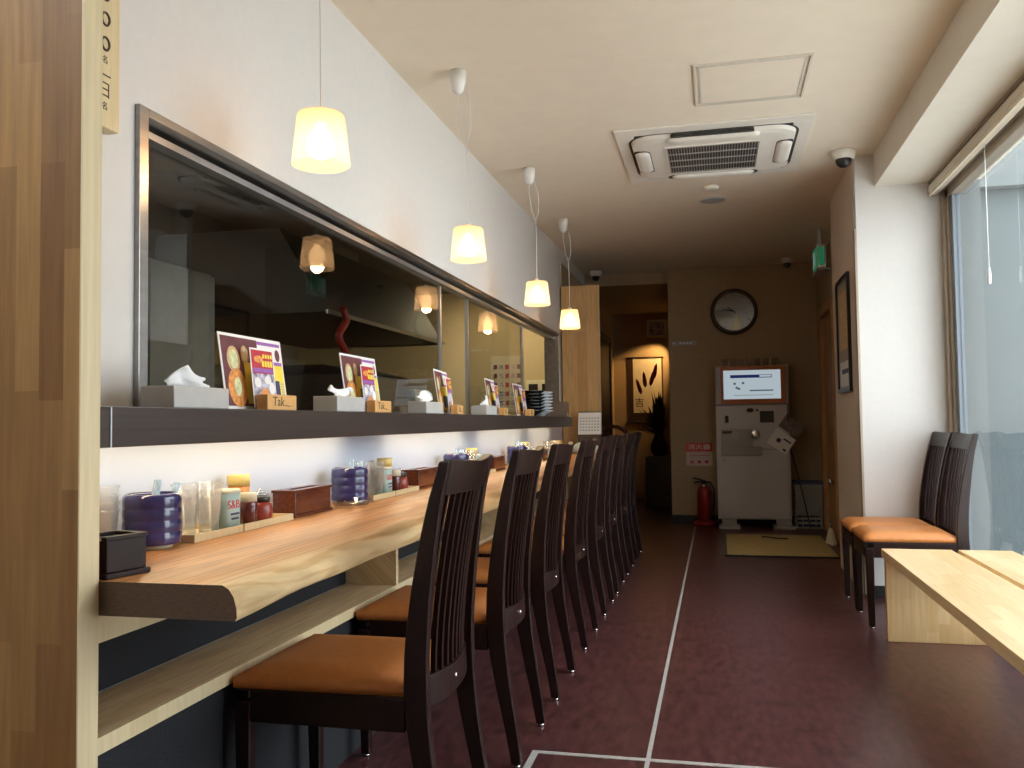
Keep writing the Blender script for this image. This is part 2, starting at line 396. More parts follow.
# doors
d = struct(bpy.data.objects.new('door_1', None)); C.objects.link(d); d.location = (1.0, 8.31, 0)
b = MB(); b.box(-.035, .10, -.47, -.39, 0, 2.08); b.box(-.035, .10, .39, .47, 0, 2.08); b.box(-.035, .10, -.39, .39, 2.0, 2.08)
b.build('door_frame', 'door', d, bevel=.004)
MB().box(.0, .04, -.39, .39, .01, 2.0).build('door_leaf', 'door', d)
MB().lathe([(.012, 0), (.012, -.035), (.03, -.04), (.034, -.06), (.026, -.078), (0.002, -.08)], 16, (0, -.30, .50), 'X').build('door_knob', 'chrome', d)
d = struct(bpy.data.objects.new('door_2', None)); C.objects.link(d); d.location = (WX, 10.7, 0)
MB().box(0, .03, -.45, .45, 0, 2.05).build('door_leaf', 'darkdoor', d)
b = MB(); b.box(0, .05, -.53, -.45, 0, 2.12); b.box(0, .05, .45, .53, 0, 2.12); b.box(0, .05, -.45, .45, 2.05, 2.12)
b.build('door_frame', 'darkdoor', d, bevel=.004)

# outside
struct(MB().box(1.55, 40, -20, 40, -.14, -.10).build('ground_outside', 'pave'))
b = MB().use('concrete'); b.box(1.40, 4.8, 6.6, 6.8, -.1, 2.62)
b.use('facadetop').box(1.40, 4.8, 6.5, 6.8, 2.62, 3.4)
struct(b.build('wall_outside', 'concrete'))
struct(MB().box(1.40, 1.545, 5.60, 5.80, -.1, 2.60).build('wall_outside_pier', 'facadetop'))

# ------------------------------------------------------------------ timber partitions either end of the counter
def partition(name, label, x0, x1, y0, y1, z1, mat='panel'):
    t = thing(name, label, 'partition', ((x0 + x1) / 2, (y0 + y1) / 2, 0)); w, h = (x1 - x0) / 2, (y1 - y0) / 2
    MB().box(-w, w - .003, -h, h, 0, z1).build('board', mat, t)
    MB().box(w - .003, w, -h, h, 0, z1).build('painted_lit_edge', 'pale', t)  # window light on the board's edge, painted as a paler strip
    return t
partition('timber_partition', 'tall laminated wood partition in the near left foreground beside the counter end', -1.99, -1.07, 1.298, 1.348, HC - .004)
partition('timber_partition', 'laminated wood partition panel standing at the far end of the counter behind the desk calendar', WX + .015, -1.0, 7.72, 7.77, 2.27, stave('clear_pine_panel', (.56, .33, .125), (.68, .43, .19), 'Z', .09, 1.2))

# hanging wooden notice plank, vertical lettering
t = thing('wooden_sign_plank', 'pale wooden plank sign with black vertical lettering high on the wall by the near partition', 'sign', (WX, 1.61, 1.725))
MB().box(0, .034, -.135, .115, 0, .88).build('plank', 'pale', t, bevel=.006)
for ch, z, sz in (('〇', 2.030, .05), ('〇', 1.972, .05), ('〇', 1.915, .05), ('名', 1.878, .024), ('一', 1.84, .05), ('日', 1.808, .05), ('名', 1.772, .024)):
    if ch == '〇':
        pts = [(.0350, 1.672 - 1.61 + .0125 * math.cos(a), z - 1.725 + .0145 * math.sin(a)) for a in [2 * math.pi * i / 20 for i in range(21)]]
        MB().tube(pts, .0028, 6).build('lettering', 'ink', t)
    else:
        text(ch, sz * .8, 'ink', 'lettering', t, (.0345, 1.672 - 1.61, z - 1.725), ROT_PX)

# ------------------------------------------------------------------ counter
def edge_x(y):
    return -.818 - .012 * (y - 1.34) + .010 * math.sin(y * 2.1) + .006 * math.sin(y * 5.3 + 1) + .003 * math.sin(y * 11.)
t = thing('counter_slab', 'long live-edge timber counter top running beside the row of dark chairs', 'counter', (0, 0, CZ - CT))
rings = []
ys = [1.3485 + (7.70 - 1.3485) * i / 90 for i in range(91)]
for y in ys:
    e = edge_x(y); w = .006 * math.sin(y * 7.) + .004 * math.sin(y * 17 + 2)
    prof = [(WX + .012, 0), (e + .004 + w * .4, 0), (e + .007, .006), (e + .006, .022), (e + .001, .040), (e - .008, .053), (e - .020, CT), (WX + .012, CT)]
    rings.append([(px, y, pz) for px, pz in prof])
b = MB(); b.loft(rings, True, False); top = b.build('slab', 'slab', t)
b = MB(); b.poly(rings[0]); b.poly([(x, y + .0005, z) for x, y, z in rings[-1]]); b.build('end_grain', 'endgrain', t)
for f in top.data.polygons: f.use_smooth = True
try: top.data.set_sharp_from_angle(angle=R(50))
except Exception: pass
# support boards and bag shelf beneath
sh = thing('under_counter_shelf', 'pale timber bag shelf running along beneath the counter', 'shelf', (0, 1.35, .438))
MB().box(WX + .014, -1.158, 0, 6.35, 0, .030).build('shelf_board', 'shelfw', sh)
MB().box(-1.158, -1.146, 0, 6.35, -.002, .030).build('front_lipping', 'pale', sh)
for k, y in enumerate((3.02, 4.9, 6.75)):
    MB().box(WX + .014, -1.15, -.012, .012, .0, CZ - CT - .4685).use('pale').box(-1.1499, -1.145, -.012, .012, 0, CZ - CT - .4685).build('shelf_divider', 'shelfw', sh, (0, y - 1.35, .0305)).data.materials[0] = M['shelfw']
MB().box(WX + .014, WX + .04, 1.352, 7.7, CZ - CT - .135, CZ - CT - .001).build('trim_7', 'pale')['kind'] = 'structure'
struct(MB().box(WX + .001, WX + .013, 1.352, 7.7, .47, CZ - CT - .136).build('trim_8', 'blue'))
struct(MB().box(WX + .001, -1.162, 1.352, 7.7, 0, .434).build('trim_9', 'blue'))

# ------------------------------------------------------------------ pass-through shelf, strip lights and kitchen screen
t = thing('pass_shelf', 'dark brown steel ledge running along the wall beneath the kitchen window', 'shelf', (0, 1.36, SZ0))
b = MB(); b.box(WX + .009, SX - .018, 0, 5.75, .028, .080); b.box(SX - .018, SX, 0, 5.75, 0, .080); b.build('ledge_board', 'steeldark', t, bevel=.002)
MB().box(SX, SX + .0015, .13, .134, .0, .080).build('panel_joint', 'alu', t)
MB().box(WX + .009, SX - .001, 0, 5.75, .0802, .0815).build('ledge_top', 'steel', t)
for i, (y0, y1, w) in enumerate(((1.45, 2.98, 'nearest, above the first cup stack'), (3.40, 4.58, 'second from the near end'), (4.85, 6.02, 'third from the near end'), (6.25, 7.08, 'farthest, by the desk calendar'))):
    t = thing('strip_light', 'warm strip light glowing beneath the steel ledge, ' + w, 'light', (-1.25, y0, SZ0 + .0135), group='strip lights beneath the ledge')
    MB().box(-.014, .014, 0, y1 - y0, .006, .014).build('housing', 'whitep', t)
    MB().box(-.010, .010, .01, y1 - y0 - .01, 0, .006).build('diffuser', 'led', t)

win2 = struct(bpy.data.objects.new('window_2', None)); C.objects.link(win2); win2.location = (WX, 1.822, 1.09)
b = MB(); H = .745; W = 5.787
b.box(-.12, .014, 0, .035, -.03, H); b.box(-.12, .014, W - .035, W, -.03, H); b.box(-.12, .014, .035, W - .035, H - .022, H)
b.box(-.12, .0, .035, W - .035, -.03, .005)
b.build('window_frame', 'steel', win2, bevel=.002)
MB().box(-.085, -.03, .035, W - .035, H - .052, H - .034).build('sliding_rail', 'alu', win2)
for y0, y1, x in ((1.857, 4.38, -.06), (4.90, 6.38, -.06)):
    p = MB().box(x - .003, x + .003, y0 - 1.822, y1 - 1.822, .005, H - .058).build('pane', 'kglass', win2)
    b = MB(); b.box(x - .010, x + .010, y1 - 1.822 - .008, y1 - 1.822 + .008, .005, H - .06); b.box(x - .010, x + .010, y0 - 1.822 - .008, y0 - 1.822 + .010, .005, H - .06)
    b.build('pane_stile', 'alu', p)

# ------------------------------------------------------------------ kitchen behind the screen
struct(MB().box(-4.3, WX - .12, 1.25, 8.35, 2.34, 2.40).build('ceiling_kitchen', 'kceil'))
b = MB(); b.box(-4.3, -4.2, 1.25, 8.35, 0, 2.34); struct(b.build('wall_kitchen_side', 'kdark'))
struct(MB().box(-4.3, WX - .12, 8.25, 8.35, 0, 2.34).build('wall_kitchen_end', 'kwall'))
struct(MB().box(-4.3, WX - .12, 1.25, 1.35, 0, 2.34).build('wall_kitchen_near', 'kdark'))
t = thing('range_hood', 'long black extractor hood with pale lower edge above the kitchen range', 'hood', (-2.75, 5.2, 1.70))
b = MB()
b.hexa([(-.6, -.62, 0), (.6, -.62, 0), (.6, 1.55, 0), (-.6, 1.55, 0)], [(-.5, -.62, .5), (.30, -.62, .5), (.30, 1.55, .5), (-.5, 1.55, .5)])
b.build('canopy', 'grille', t)
b = MB(); b.box(.6, .612, -.63, 1.56, -.012, .012); b.box(-.6, .6, 1.55, 1.562, -.012, .012); b.build('rim', 'steel', t)
MB().box(-.25, .15, .3, .9, .5, .63).build('duct', 'steel', t)
t = thing('steel_refrigerator', 'tall steel refrigerator behind the kitchen glass', 'refrigerator', (-3.2, 3.85, 0))
MB().box(-.4, .4, -.6, .6, .08, 1.92).build('cabinet', 'ksteel', t, bevel=.01)
b = MB(); b.box(.4, .425, -.59, -.01, 1.0, 1.9); b.build('door', 'ksteel', t); MB().box(.4, .425, .01, .59, 1.0, 1.9).build('door', 'ksteel', t)
MB().box(-.4, .38, -.58, .58, 0, .08).build('plinth', 'dark', t)
t = thing('steel_cabinet', 'grey steel kitchen cupboard standing by the near end of the kitchen window', 'cabinet', (-2.5, 2.6, 0))
MB().box(-.3, .3, -.35, .35, .06, 1.50).build('body', 'ksteel', t, bevel=.008); MB().box(.3, .315, -.34, .34, .1, 1.46).build('door', 'ksteel', t); MB().box(-.28, .28, -.33, .33, 0, .06).build('plinth', 'dark', t)
t = thing('wall_cupboard', 'small lit tan wall cupboard behind the near end of the kitchen glass', 'cupboard', (-4.2, 6.0, 1.55))
MB().box(0, .3, -.5, .5, 0, .45).build('body', 'yellow', t, bevel=.005); MB().box(.3, .315, -.49, .0, .01, .44).build('door', 'yellow', t); MB().box(.3, .315, .005, .49, .01, .44).build('door', 'yellow', t)
t = thing('worktop', 'long steel kitchen worktop behind the glass screen', 'worktop', (-2.75, 6.2, 0))
MB().box(-.5, .5, -1.2, 1.6, .86, .9).build('top', 'steel', t)
for x in (-.45, .45):
    for y in (-1.15, 1.55): MB().lathe([(.02, 0), (.02, .86)], 10, (x, y, 0)).build('leg', 'steel', t)
MB().box(-.46, .46, -1.16, 1.56, .25, .28).build('undershelf', 'steel', t)
t = thing('drawer_unit', 'small white plastic drawer unit on the kitchen worktop behind the second menu', 'drawers', (-2.62, 7.05, .9))
MB().box(-.17, .17, -.15, .15, 0, .44).build('case', 'whitep', t, bevel=.006)
for k in range(3):
    MB().box(-.155, .155, -.162, -.15, .02 + .14 * k, .145 + .14 * k).build('drawer', 'whitep', t)
    dd = [c for c in t.children if c.name.startswith('drawer')][-1]
    MB().box(-.06, .06, -.170, -.162, .1 + .14 * k, .112 + .14 * k).build('drawer_pull', 'greyp', dd)
t = thing('noodle_boiler', 'grey steel boiler box on the kitchen worktop with dark slanted lid', 'boiler', (-2.66, 5.9, .9))
MB().box(-.2, .3, -.5, .6, 0, .50).build('body', 'steel', t, bevel=.01)
MB().hexa([(-.2, -.5, .502), (.32, -.5, .502), (.32, .6, .502), (-.2, .6, .502)], [(-.2, -.5, .56), (.1, -.5, .56), (.1, .6, .56), (-.2, .6, .56)]).build('lid', 'dark', t)
pts = [(.005, .055 * math.sin(k * .9), .36 - .032 * k) for k in range(9)]
red = MB(); red.tube(pts, .022, 8)
tag(red.build('red_pennant', 'redpaint', None, (-2.112, 4.70, 1.37)), 'red wavy pennant hanging behind the kitchen glass above the second tissue box', 'pennant')
t = thing('notice_chart', 'pale wall chart with rows of small coloured squares on the kitchen end wall', 'poster', (-1.98, 8.248, 1.18))
b = MB().use('cream'); b.box(-.16, .17, -.006, 0, -.02, .52)
for i in range(5):
    for j in range(5):
        b.use(['maroon', 'photo', 'pred', 'photo', 'maroon'][i]).box(-.13 + .058 * i, -.095 + .058 * i, -.007, -.006, .04 + .088 * j, .085 + .088 * j)
b.build('sheet', None, t)
t = thing('control_panel', 'beige switch panel with two dark windows on the kitchen end wall', 'control panel', (-1.65, 8.248, 1.30))
MB().box(-.14, .14, -.02, 0, 0, .16).build('plate', 'cream', t); MB().box(-.11, -.02, -.024, -.02, .05, .12).build('display', 'dark', t); MB().box(.02, .11, -.024, -.02, .05, .12).build('display', 'dark', t)
t = thing('kitchen_ceiling_light', 'white ceiling light fitting inside the near end of the kitchen', 'light', (-3.4, 2.6, 2.34))
MB().box(-.12, .12, -.6, .6, -.04, 0).build('housing', 'whitep', t); MB().box(-.10, .10, -.58, .58, -.05, -.04).build('diffuser', emis('kitchen_tube', (1, .92, .78), 45.), t)
t = thing('kitchen_ceiling_light', 'warm ceiling light fitting inside the far end of the kitchen', 'light', (-2.0, 7.55, 2.34))
MB().box(-.12, .12, -.3, .3, -.04, 0).build('housing', 'whitep', t); MB().box(-.10, .10, -.28, .28, -.05, -.04).build('diffuser', emis('kitchen_lamp', (1, .82, .52), 34.), t)

# ------------------------------------------------------------------ chairs
def build_chair():
    root = thing('dining_chair', '', 'chair')
    path = [(0, 0, .030), (-.014, .10, .036), (-.037, .22, .043), (-.056, .34, .052), (-.064, .44, .056), (-.062, .54, .053), (-.050, .66, .047), (-.030, .79, .038), (-.010, .89, .030), (.014, .965, .024)]
    def backx(z):
        for (x0, z0, _), (x1, z1, _) in zip(path, path[1:]):
            if z0 <= z <= z1: return x0 + (x1 - x0) * (z - z0) / (z1 - z0)
        return path[-1][0]
    def smoothx(z): return (backx(max(0, z - .03)) + backx(z) * 2 + backx(min(.965, z + .03))) / 4
    zs = [.965 * i / 24 for i in range(25)]
    def dep(z):
        for (_, z0, d0), (_, z1, d1) in zip(path, path[1:]):
            if z0 <= z <= z1: return d0 + (d1 - d0) * (z - z0) / (z1 - z0)
        return .024
    for s in (-1, 1):
        b = MB(); rings = []
        for z in zs:
            if z < .012: z = .012
            x, d = smoothx(z), dep(z); y = s * .1875; w = .0145
            rings.append([(x - d / 2, y - w, z), (x + d / 2, y - w, z), (x + d / 2, y + w, z), (x - d / 2, y + w, z)])
        b.loft(rings); o = b.build('back_leg', 'darkwood', root, bevel=.003)
        MB().lathe([(.011, 0), (.011, .0115)], 10, (smoothx(.012), s * .1875, 0)).build('glide', 'chrome', o)
        b = MB()
        b.hexa([(-.506, s * .1875 - .014, .010), (-.478, s * .1875 - .014, .010), (-.478, s * .1875 + .014, .010), (-.506, s * .1875 + .014, .010)],
               [(-.515, s * .185 - .018, .40), (-.475, s * .185 - .018, .40), (-.475, s * .185 + .018, .40), (-.515, s * .185 + .018, .40)])
        o = b.build('front_leg', 'darkwood', root, bevel=.003)
        MB().lathe([(.010, 0), (.010, .010)], 10, (-.492, s * .1875, 0)).build('glide', 'chrome', o)
    # seat frame
    b = MB(); b.box(-.517, -.497, -.168, .168, .352, .425); b.box(-.098, -.078, -.172, .172, .352, .425)
    for s in (-1, 1): b.box(-.476, -.089, s * .1875 - .011, s * .1875 + .011, .352, .425)
    b.box(-.517, -.088, -.20, .20, .4255, .430)
    b.build('seat_frame', 'darkwood', root, bevel=.002)
    # cushion: slightly domed, wider at the front
    nx, ny = 12, 10; rings = []
    b = MB(); grid = []
    for i in range(nx + 1):
        row = []
        u = i / nx
        for j in range(ny + 1):
            v = j / ny * 2 - 1
            hw = .199 - .008 * u
            x = -.520 + .440 * u; y = v * hw
            edge = min(u, 1 - u) * nx; e2 = (1 - abs(v)) * ny / 2
            q = min(1., min(edge, e2) / 1.6)
            z = .455 + .020 * math.sqrt(max(0, 1 - (1 - q) ** 2)) + .007 * (1 - v * v) * math.sin(math.pi * u)
            row.append(b.bm.verts.new((x, y, z)))
        grid.append(row)
    for i in range(nx):
        for j in range(ny): b._f([grid[i][j], grid[i + 1][j], grid[i + 1][j + 1], grid[i][j + 1]], True)
    per = [grid[0][j] for j in range(ny + 1)] + [grid[i][ny] for i in range(1, nx + 1)] + [grid[nx][j] for j in range(ny - 1, -1, -1)] + [grid[i][0] for i in range(nx - 1, 0, -1)]
    low = [b.bm.verts.new((v.co.x, v.co.y, .4305)) for v in per]
    n = len(per)
    for k in range(n): b._f([per[k], per[(k + 1) % n], low[(k + 1) % n], low[k]], True)
    b._f(low)
    b.build('seat', 'leather', root)
    # bowed rails and slats
    def bow(y): return .022 * (1 - (y / .175) ** 2)
    def rail(z0, z1, th, name):
        b = MB(); rings = []
        for k in range(13):
            y = -.174 + .348 * k / 12; bx = bow(y)
            x0, x1 = smoothx(z0) + bx, smoothx(z1) + bx
            rings.append([(x0 - th / 2, y, z0), (x0 + th / 2, y, z0), (x1 + th / 2, y, z1 - .010 * (1 - abs(y) / .175)), (x1 - th / 2, y, z1 - .010 * (1 - abs(y) / .175))])
        return b.loft(rings).build(name, 'darkwood', root, bevel=.002)
    rail(.885, .968, .022, 'top_rail')
    lr = rail(.395, .470, .022, 'lower_rail')
    MB().lathe([(.007, 0), (.007, .003), (.004, .005)], 12, (smoothx(.43) + .022 + .011, 0, .43), 'X').build('stud', 'chrome', lr)
    for k in range(9):
        y = -.142 + .284 * k / 8; b = MB(); rings = []
        for i in range(9):
            z = .462 + (.890 - .462) * i / 8; x = smoothx(z) + bow(y)
            rings.append([(x - .006, y - .0065, z), (x + .006, y - .0065, z), (x + .006, y + .0065, z), (x - .006, y + .0065, z)])
        b.loft(rings).build('slat', 'darkwood', root)
    return root
chair = build_chair()
cy = [2.095, 2.825, 3.483, 4.233, 4.955, 5.575, 6.235, 6.90]
ordw = ['nearest in the row'] + [k + ' from the near end' for k in ('second', 'third', 'fourth', 'fifth', 'sixth', 'seventh')] + ['farthest in the row']
G1 = 'dark chairs along the counter'
for i, y in enumerate(cy):
    lab = 'dark slat-back chair with tan seat at the counter, ' + ordw[i]
    if i == 0:
        o = chair; o.location = (-.615, y, 0); o['label'] = lab; o['group'] = G1
    else: dup(chair, (-.615 - .0006 * i, y, 0), lab, group=G1)
dup(chair, (1.222, 4.885, 0), 'dark slat-back chair by the window, the one beside the bench end', group='dark chairs by the window')
dup(chair, (1.215, 5.293, 0), 'dark slat-back chair by the window, the one against the white pillar', group='dark chairs by the window')

# rounded reddish chair at the back of the corridor
t = thing('rounded_chair', 'reddish brown wooden chair with a rounded hooped back in the dim corridor', 'chair', (-1.02, 8.75, 0))
pts = [(-.19, 0, .45)] + [(-.2 * math.cos(math.pi * k / 12), .04, .74 + .26 * math.sin(math.pi * k / 12)) for k in range(13)] + [(.19, 0, .45)]
MB().tube(pts, .02, 8).build('hoop_back', 'redwood', t)
MB().box(-.14, .14, .03, .045, .55, .90).build('back_panel', 'darkdoor', t)
MB().lathe([(.2, .42), (.22, .43), (.22, .46), (.20, .47)], 20, (0, -.18, 0)).build('seat', 'redwood', t)
for x in (-.15, .15):
    for y in (-.33, -.03): MB().lathe([(.014, 0), (.02, .42)], 10, (x, y, 0)).build('leg', 'redwood', t)

# ------------------------------------------------------------------ bench
t = thing('slatted_bench', 'light timber two-plank bench on slab legs along the window', 'bench', (1.02, 3.3, 0))
for x0, x1 in ((-.270, .040), (.068, .30)):
    MB().box(x0, x1, -1.7, 1.20, .385, .425).build('plank', 'bench', t, bevel=.002)
for y in (-1.62, 1.16): MB().box(-.262, .19, y - .02, y + .02, 0, .385).build('slab_leg', 'benchleg', t, bevel=.002)
MB().box(-.03, .03, -1.6, 1.14, .33, .385).build('stretcher', 'benchleg', t)

# ------------------------------------------------------------------ pendant lamps
def pendant():
    root = thing('pendant_lamp', '', 'lamp')        # origin: bottom of shade
    MB().lathe([(.0765, 0), (.080, .002), (.0655, .138), (.060, .144), (.018, .146), (.018, .143), (.059, .141), (.0635, .136), (.0775, .003), (.0765, 0)], 32, caps=False).build('shade', 'shade', root)
    MB().lathe([(.004, .018), (.026, .026), (.039, .046), (.039, .064), (.027, .090), (.014, .106), (.013, .115)], 20).build('bulb', 'bulb', root)
    MB().lathe([(.016, .114), (.018, .125), (.018, .150), (.012, .162), (.004, .165)], 16).build('socket', 'whitep', root)
    top = HC - 1.768
    MB().tube([(0, 0, .163), (0, 0, .42), (-.003, 0, .52)], .0022, 6).build('cord', 'whitep', root)
    MB().tube([(-.003, 0, .52), (-.025, .0, .58), (-.040, 0, .68), (-.04, 0, top - .06)], .0022, 6).build('cord_loop', 'whitep', root)
    MB().tube([(-.003, 0, .52), (.016, 0, .58), (.016, 0, .68), (-.015, 0, top - .05)], .0022, 6).build('cord_loop', 'whitep', root)
    MB().lathe([(.012, top - .105), (.028, top - .085), (.036, top - .05), (.038, top - .0005)], 20, (-.04, 0, 0)).build('canopy', 'whitep', root)
    return root
lamp0 = pendant()
lamps = [(-1.05, 2.205, 1.768), (-1.05, 3.68, 1.768), (-1.055, 5.22, 1.768), (-1.085, 6.62, 1.768)]
lw = ['nearest to the camera', 'second from the near end', 'third from the near end', 'farthest, by the far partition']
for i, p in enumerate(lamps):
    lab = 'white cone pendant lamp glowing over the counter, ' + lw[i]
    if i == 0: lamp0.location = p; lamp0['label'] = lab; lamp0['group'] = 'pendant lamps over the counter'
    else: dup(lamp0, p, lab, group='pendant lamps over the counter')
    L = bpy.data.lights.new('lamp_glow', 'POINT'); L.energy = 3.2; L.color = (1, .66, .34); L.shadow_soft_size = .03
    lo = bpy.data.objects.new('lamp_glow', L); C.objects.link(lo); lo.location = (p[0], p[1], p[2] + .012)

# ------------------------------------------------------------------ ceiling fittings
t = thing('ceiling_air_conditioner', 'white square four-way air conditioner cassette set into the ceiling', 'air conditioner', (.01, 5.175, HC))
a = .52
b = MB()
b.box(-a, a, -a, -.42, -.012, 0); b.box(-a, a, .42, a, -.012, 0); b.box(-a, -.42, -.42, .42, -.012, 0); b.box(.42, a, -.42, .42, -.012, 0)
b.build('panel_frame', 'acwhite', t, bevel=.003)
def rrect(hx, hy, r, z, n=6):
    out = []
    for cx, cy_, a0 in ((hx - r, hy - r, 0), (-hx + r, hy - r, 90), (-hx + r, -hy + r, 180), (hx - r, -hy + r, 270)):
        for k in range(n + 1):
            g = R(a0 + 90 * k / n); out.append((cx + r * math.cos(g), cy_ + r * math.sin(g), z))
    return out
MB().loft([rrect(.458, .430, .14, -.0125), rrect(.458, .430, .14, -.001)]).build('recess', 'grille', t)
MB().loft([rrect(.445, .42, .13, -.010), rrect(.44, .40, .13, -.028), rrect(.40, .36, .10, -.036)]).build('body', 'acwhite', t)
b = MB(); b.box(-.245, .245, -.25, .25, -.0385, -.0362); b.build('intake_back', 'grille', t)
b = MB()
for k in range(5): b.box(-.25, .25, -.255 + .125 * k, -.243 + .125 * k, -.043, -.038)
for k in range(33): b.box(-.25 + .0155 * k, -.2465 + .0155 * k, -.25, .25, -.041, -.0386)
b.build('intake_grille', 'machgrey', t)
b = MB(); b.box(-.253, .253, -.262, -.25, -.042, -.036); b.box(-.253, .253, .25, .262, -.042, -.036); b.box(-.262, -.253, -.262, .262, -.042, -.036); b.box(.253, .262, -.262, .262, -.042, -.036)
b.build('intake_frame', 'acwhite', t)
for k in range(4):
    ln = (.25, .20, .25, .20)[k]
    o = MB().loft([rrect(ln, .040, .038, -.020), rrect(ln, .042, .040, -.034), rrect(ln - .02, .030, .028, -.044), rrect(ln - .06, .012, .011, -.047)], smooth=True).build('louvre', 'acwhite', t)
    g = k * math.pi / 2; o.location = (.392 * math.sin(g), -.362 * math.cos(g), -.004); o.rotation_euler = (0, 0, g)
    b = MB()
    if k == 0: b.loft([rrect(.22, .014, .013, -.0300), rrect(.22, .014, .013, -.012)]).build('air_slot', 'grille', o, (0, -.050, 0))
    else: b.loft([rrect(ln + .022, .046, .044, -.0322), rrect(ln + .022, .046, .044, -.012)]).build('air_slot', 'grille', o)
t = thing('ceiling_hatch', 'square access hatch outlined in the ceiling nearer than the air conditioner', 'hatch', (.187, 4.14, HC))
b = MB()
for i, (o_, w) in enumerate(((.255, .010), (.232, .008))):
    b.box(-o_, o_, -o_, -o_ + w, -.008 + .003 * i, 0); b.box(-o_, o_, o_ - w, o_, -.008 + .003 * i, 0); b.box(-o_, -o_ + w, -o_ + w, o_ - w, -.008 + .003 * i, 0); b.box(o_ - w, o_, -o_ + w, o_ - w, -.008 + .003 * i, 0)
b.build('frame', pbr('hatch_frame', (.66, .62, .54), .6), t)
MB().box(-.223, .223, -.223, .223, -.003, 0).build('cover', 'ceil', t)
def dome(label, x, y, s=1.):
    t = thing('dome_camera', label, 'camera', (x, y, HC))
    MB().lathe([(.068 * s, 0), (.070 * s, -.012), (.062 * s, -.045), (.046 * s, -.052)], 28).build('housing', 'acwhite', t)
    MB().lathe([(.046 * s, -.050), (.045 * s, -.066), (.036 * s, -.085), (.020 * s, -.097), (.002, -.100)], 24).build('dome', 'dark', t)
    return t
dome('cream dome security camera on the ceiling at the corner of the pillar', .760, 5.38)
dome('small dark dome camera on the ceiling over the vending machine', .70, 8.85, .8)
dome('small dome camera on the ceiling above the far partition', -1.20, 9.05, .9)
tag(MB().lathe([(.085, 0), (.09, -.006), (.075, -.010), (.002, -.010)], 28).build('ceiling_speaker', 'greyp', None, (.005, 6.33, HC)), 'round grey ceiling speaker behind the air conditioner', 'speaker')
tag(MB().lathe([(.05, 0), (.052, -.01), (.04, -.022), (.002, -.024)], 24).build('smoke_detector', 'acwhite', None, (-.002, 5.97, HC)), 'small cream smoke detector on the ceiling right behind the air conditioner', 'smoke detector')

# ------------------------------------------------------------------ roller blind on the shop window
t = thing('roller_blind', 'rolled-up cream roller blind along the head of the shop window', 'blind', (1.262, 1.9, 2.375))
MB().lathe([(.036, -.42), (.036, 3.55)], 20, (0, 0, 0), 'Y').build('fabric_roll', 'blindm', t)
MB().box(-.03, .03, -.45, 3.57, .036, .048).build('head_rail', 'bronze', t)
MB().box(-.034, -.026, -.42, 3.55, -.048, -.032).build('bottom_bar', 'blindm', t)
for y in (-.44, 3.56): MB().lathe([(.042, -.008), (.042, .008)], 16, (0, y, 0), 'Y').build('bracket', 'greyp', t)
o = MB().tube([(.01, 2.62, -.03), (.01, 2.62, -.62)], .0022, 6).build('pull_cord', 'whitep', t)
MB().lathe([(.004, -.62), (.008, -.64), (.009, -.69), (.004, -.70)], 12, (.01, 2.62, 0)).build('cord_weight', 'whitep', o)

# ------------------------------------------------------------------ ledge things: tissue boxes, menus
def tissue_box():
    root = thing('tissue_box', '', 'tissue box')
    MB().box(-.085, 0, -.1125, .1125, 0, .050).build('box', 'boxgrey', root, bevel=.003)
    return root
def tissue(root, seed, mirror=1):
    rnd = random.Random(seed)
    b = MB(); n, m = 11, 7; g = []
    for i in range(n):
        row = []
        for j in range(m):
            u, v = i / (n - 1), j / (m - 1)
            h = .016 + .046 * (math.sin(math.pi * u) ** .6) * (.55 + .45 * math.sin(5.2 * u + seed)) * (1 - .45 * v)
            y = mirror * (-.080 + .15 * u + .012 * math.sin(7 * v + seed))
            x = -.0425 + .030 * (v - .5) * math.sin(3 * u + seed) + .006 * math.sin(9 * u)
            z = .049 + h * v * 1.35 + .004 * rnd.random()
            row.append(b.bm.verts.new((x, y, z)))
        g.append(row)
    for i in range(n - 1):
        for j in range(m - 1): b._f([g[i][j], g[i + 1][j], g[i + 1][j + 1], g[i][j + 1]], True)
    o = b.build('tissue', 'tissue', root)
    md = o.modifiers.new('thick', 'SOLIDIFY'); md.thickness = .0012
    return o
tw = ['nearest to the near partition', 'between the first and second menus', 'between the second and third menus', 'beside the fourth menu']
for i, (y, x) in enumerate(((1.828, -1.172), (2.685, -1.172), (3.56, -1.172), (4.53, -1.172))):
    r = tissue_box() if i == 0 else None
    if i == 0: tb0 = r; r.location = (x, y, SZ1 + .0018)
    else:
        r = tb0.copy(); C.objects.link(r); r.location = (x, y, SZ1 + .0018)
        for ch in tb0.children:
            if ch.name.startswith('box'): c = ch.copy(); C.objects.link(c); c.parent = r
    r['label'] = 'low grey tissue box with tissue pulled up, ' + tw[i]; r['group'] = 'tissue boxes on the ledge'
    tissue(r, i * 1.7 + .6, 1 if i % 2 == 0 else -1)

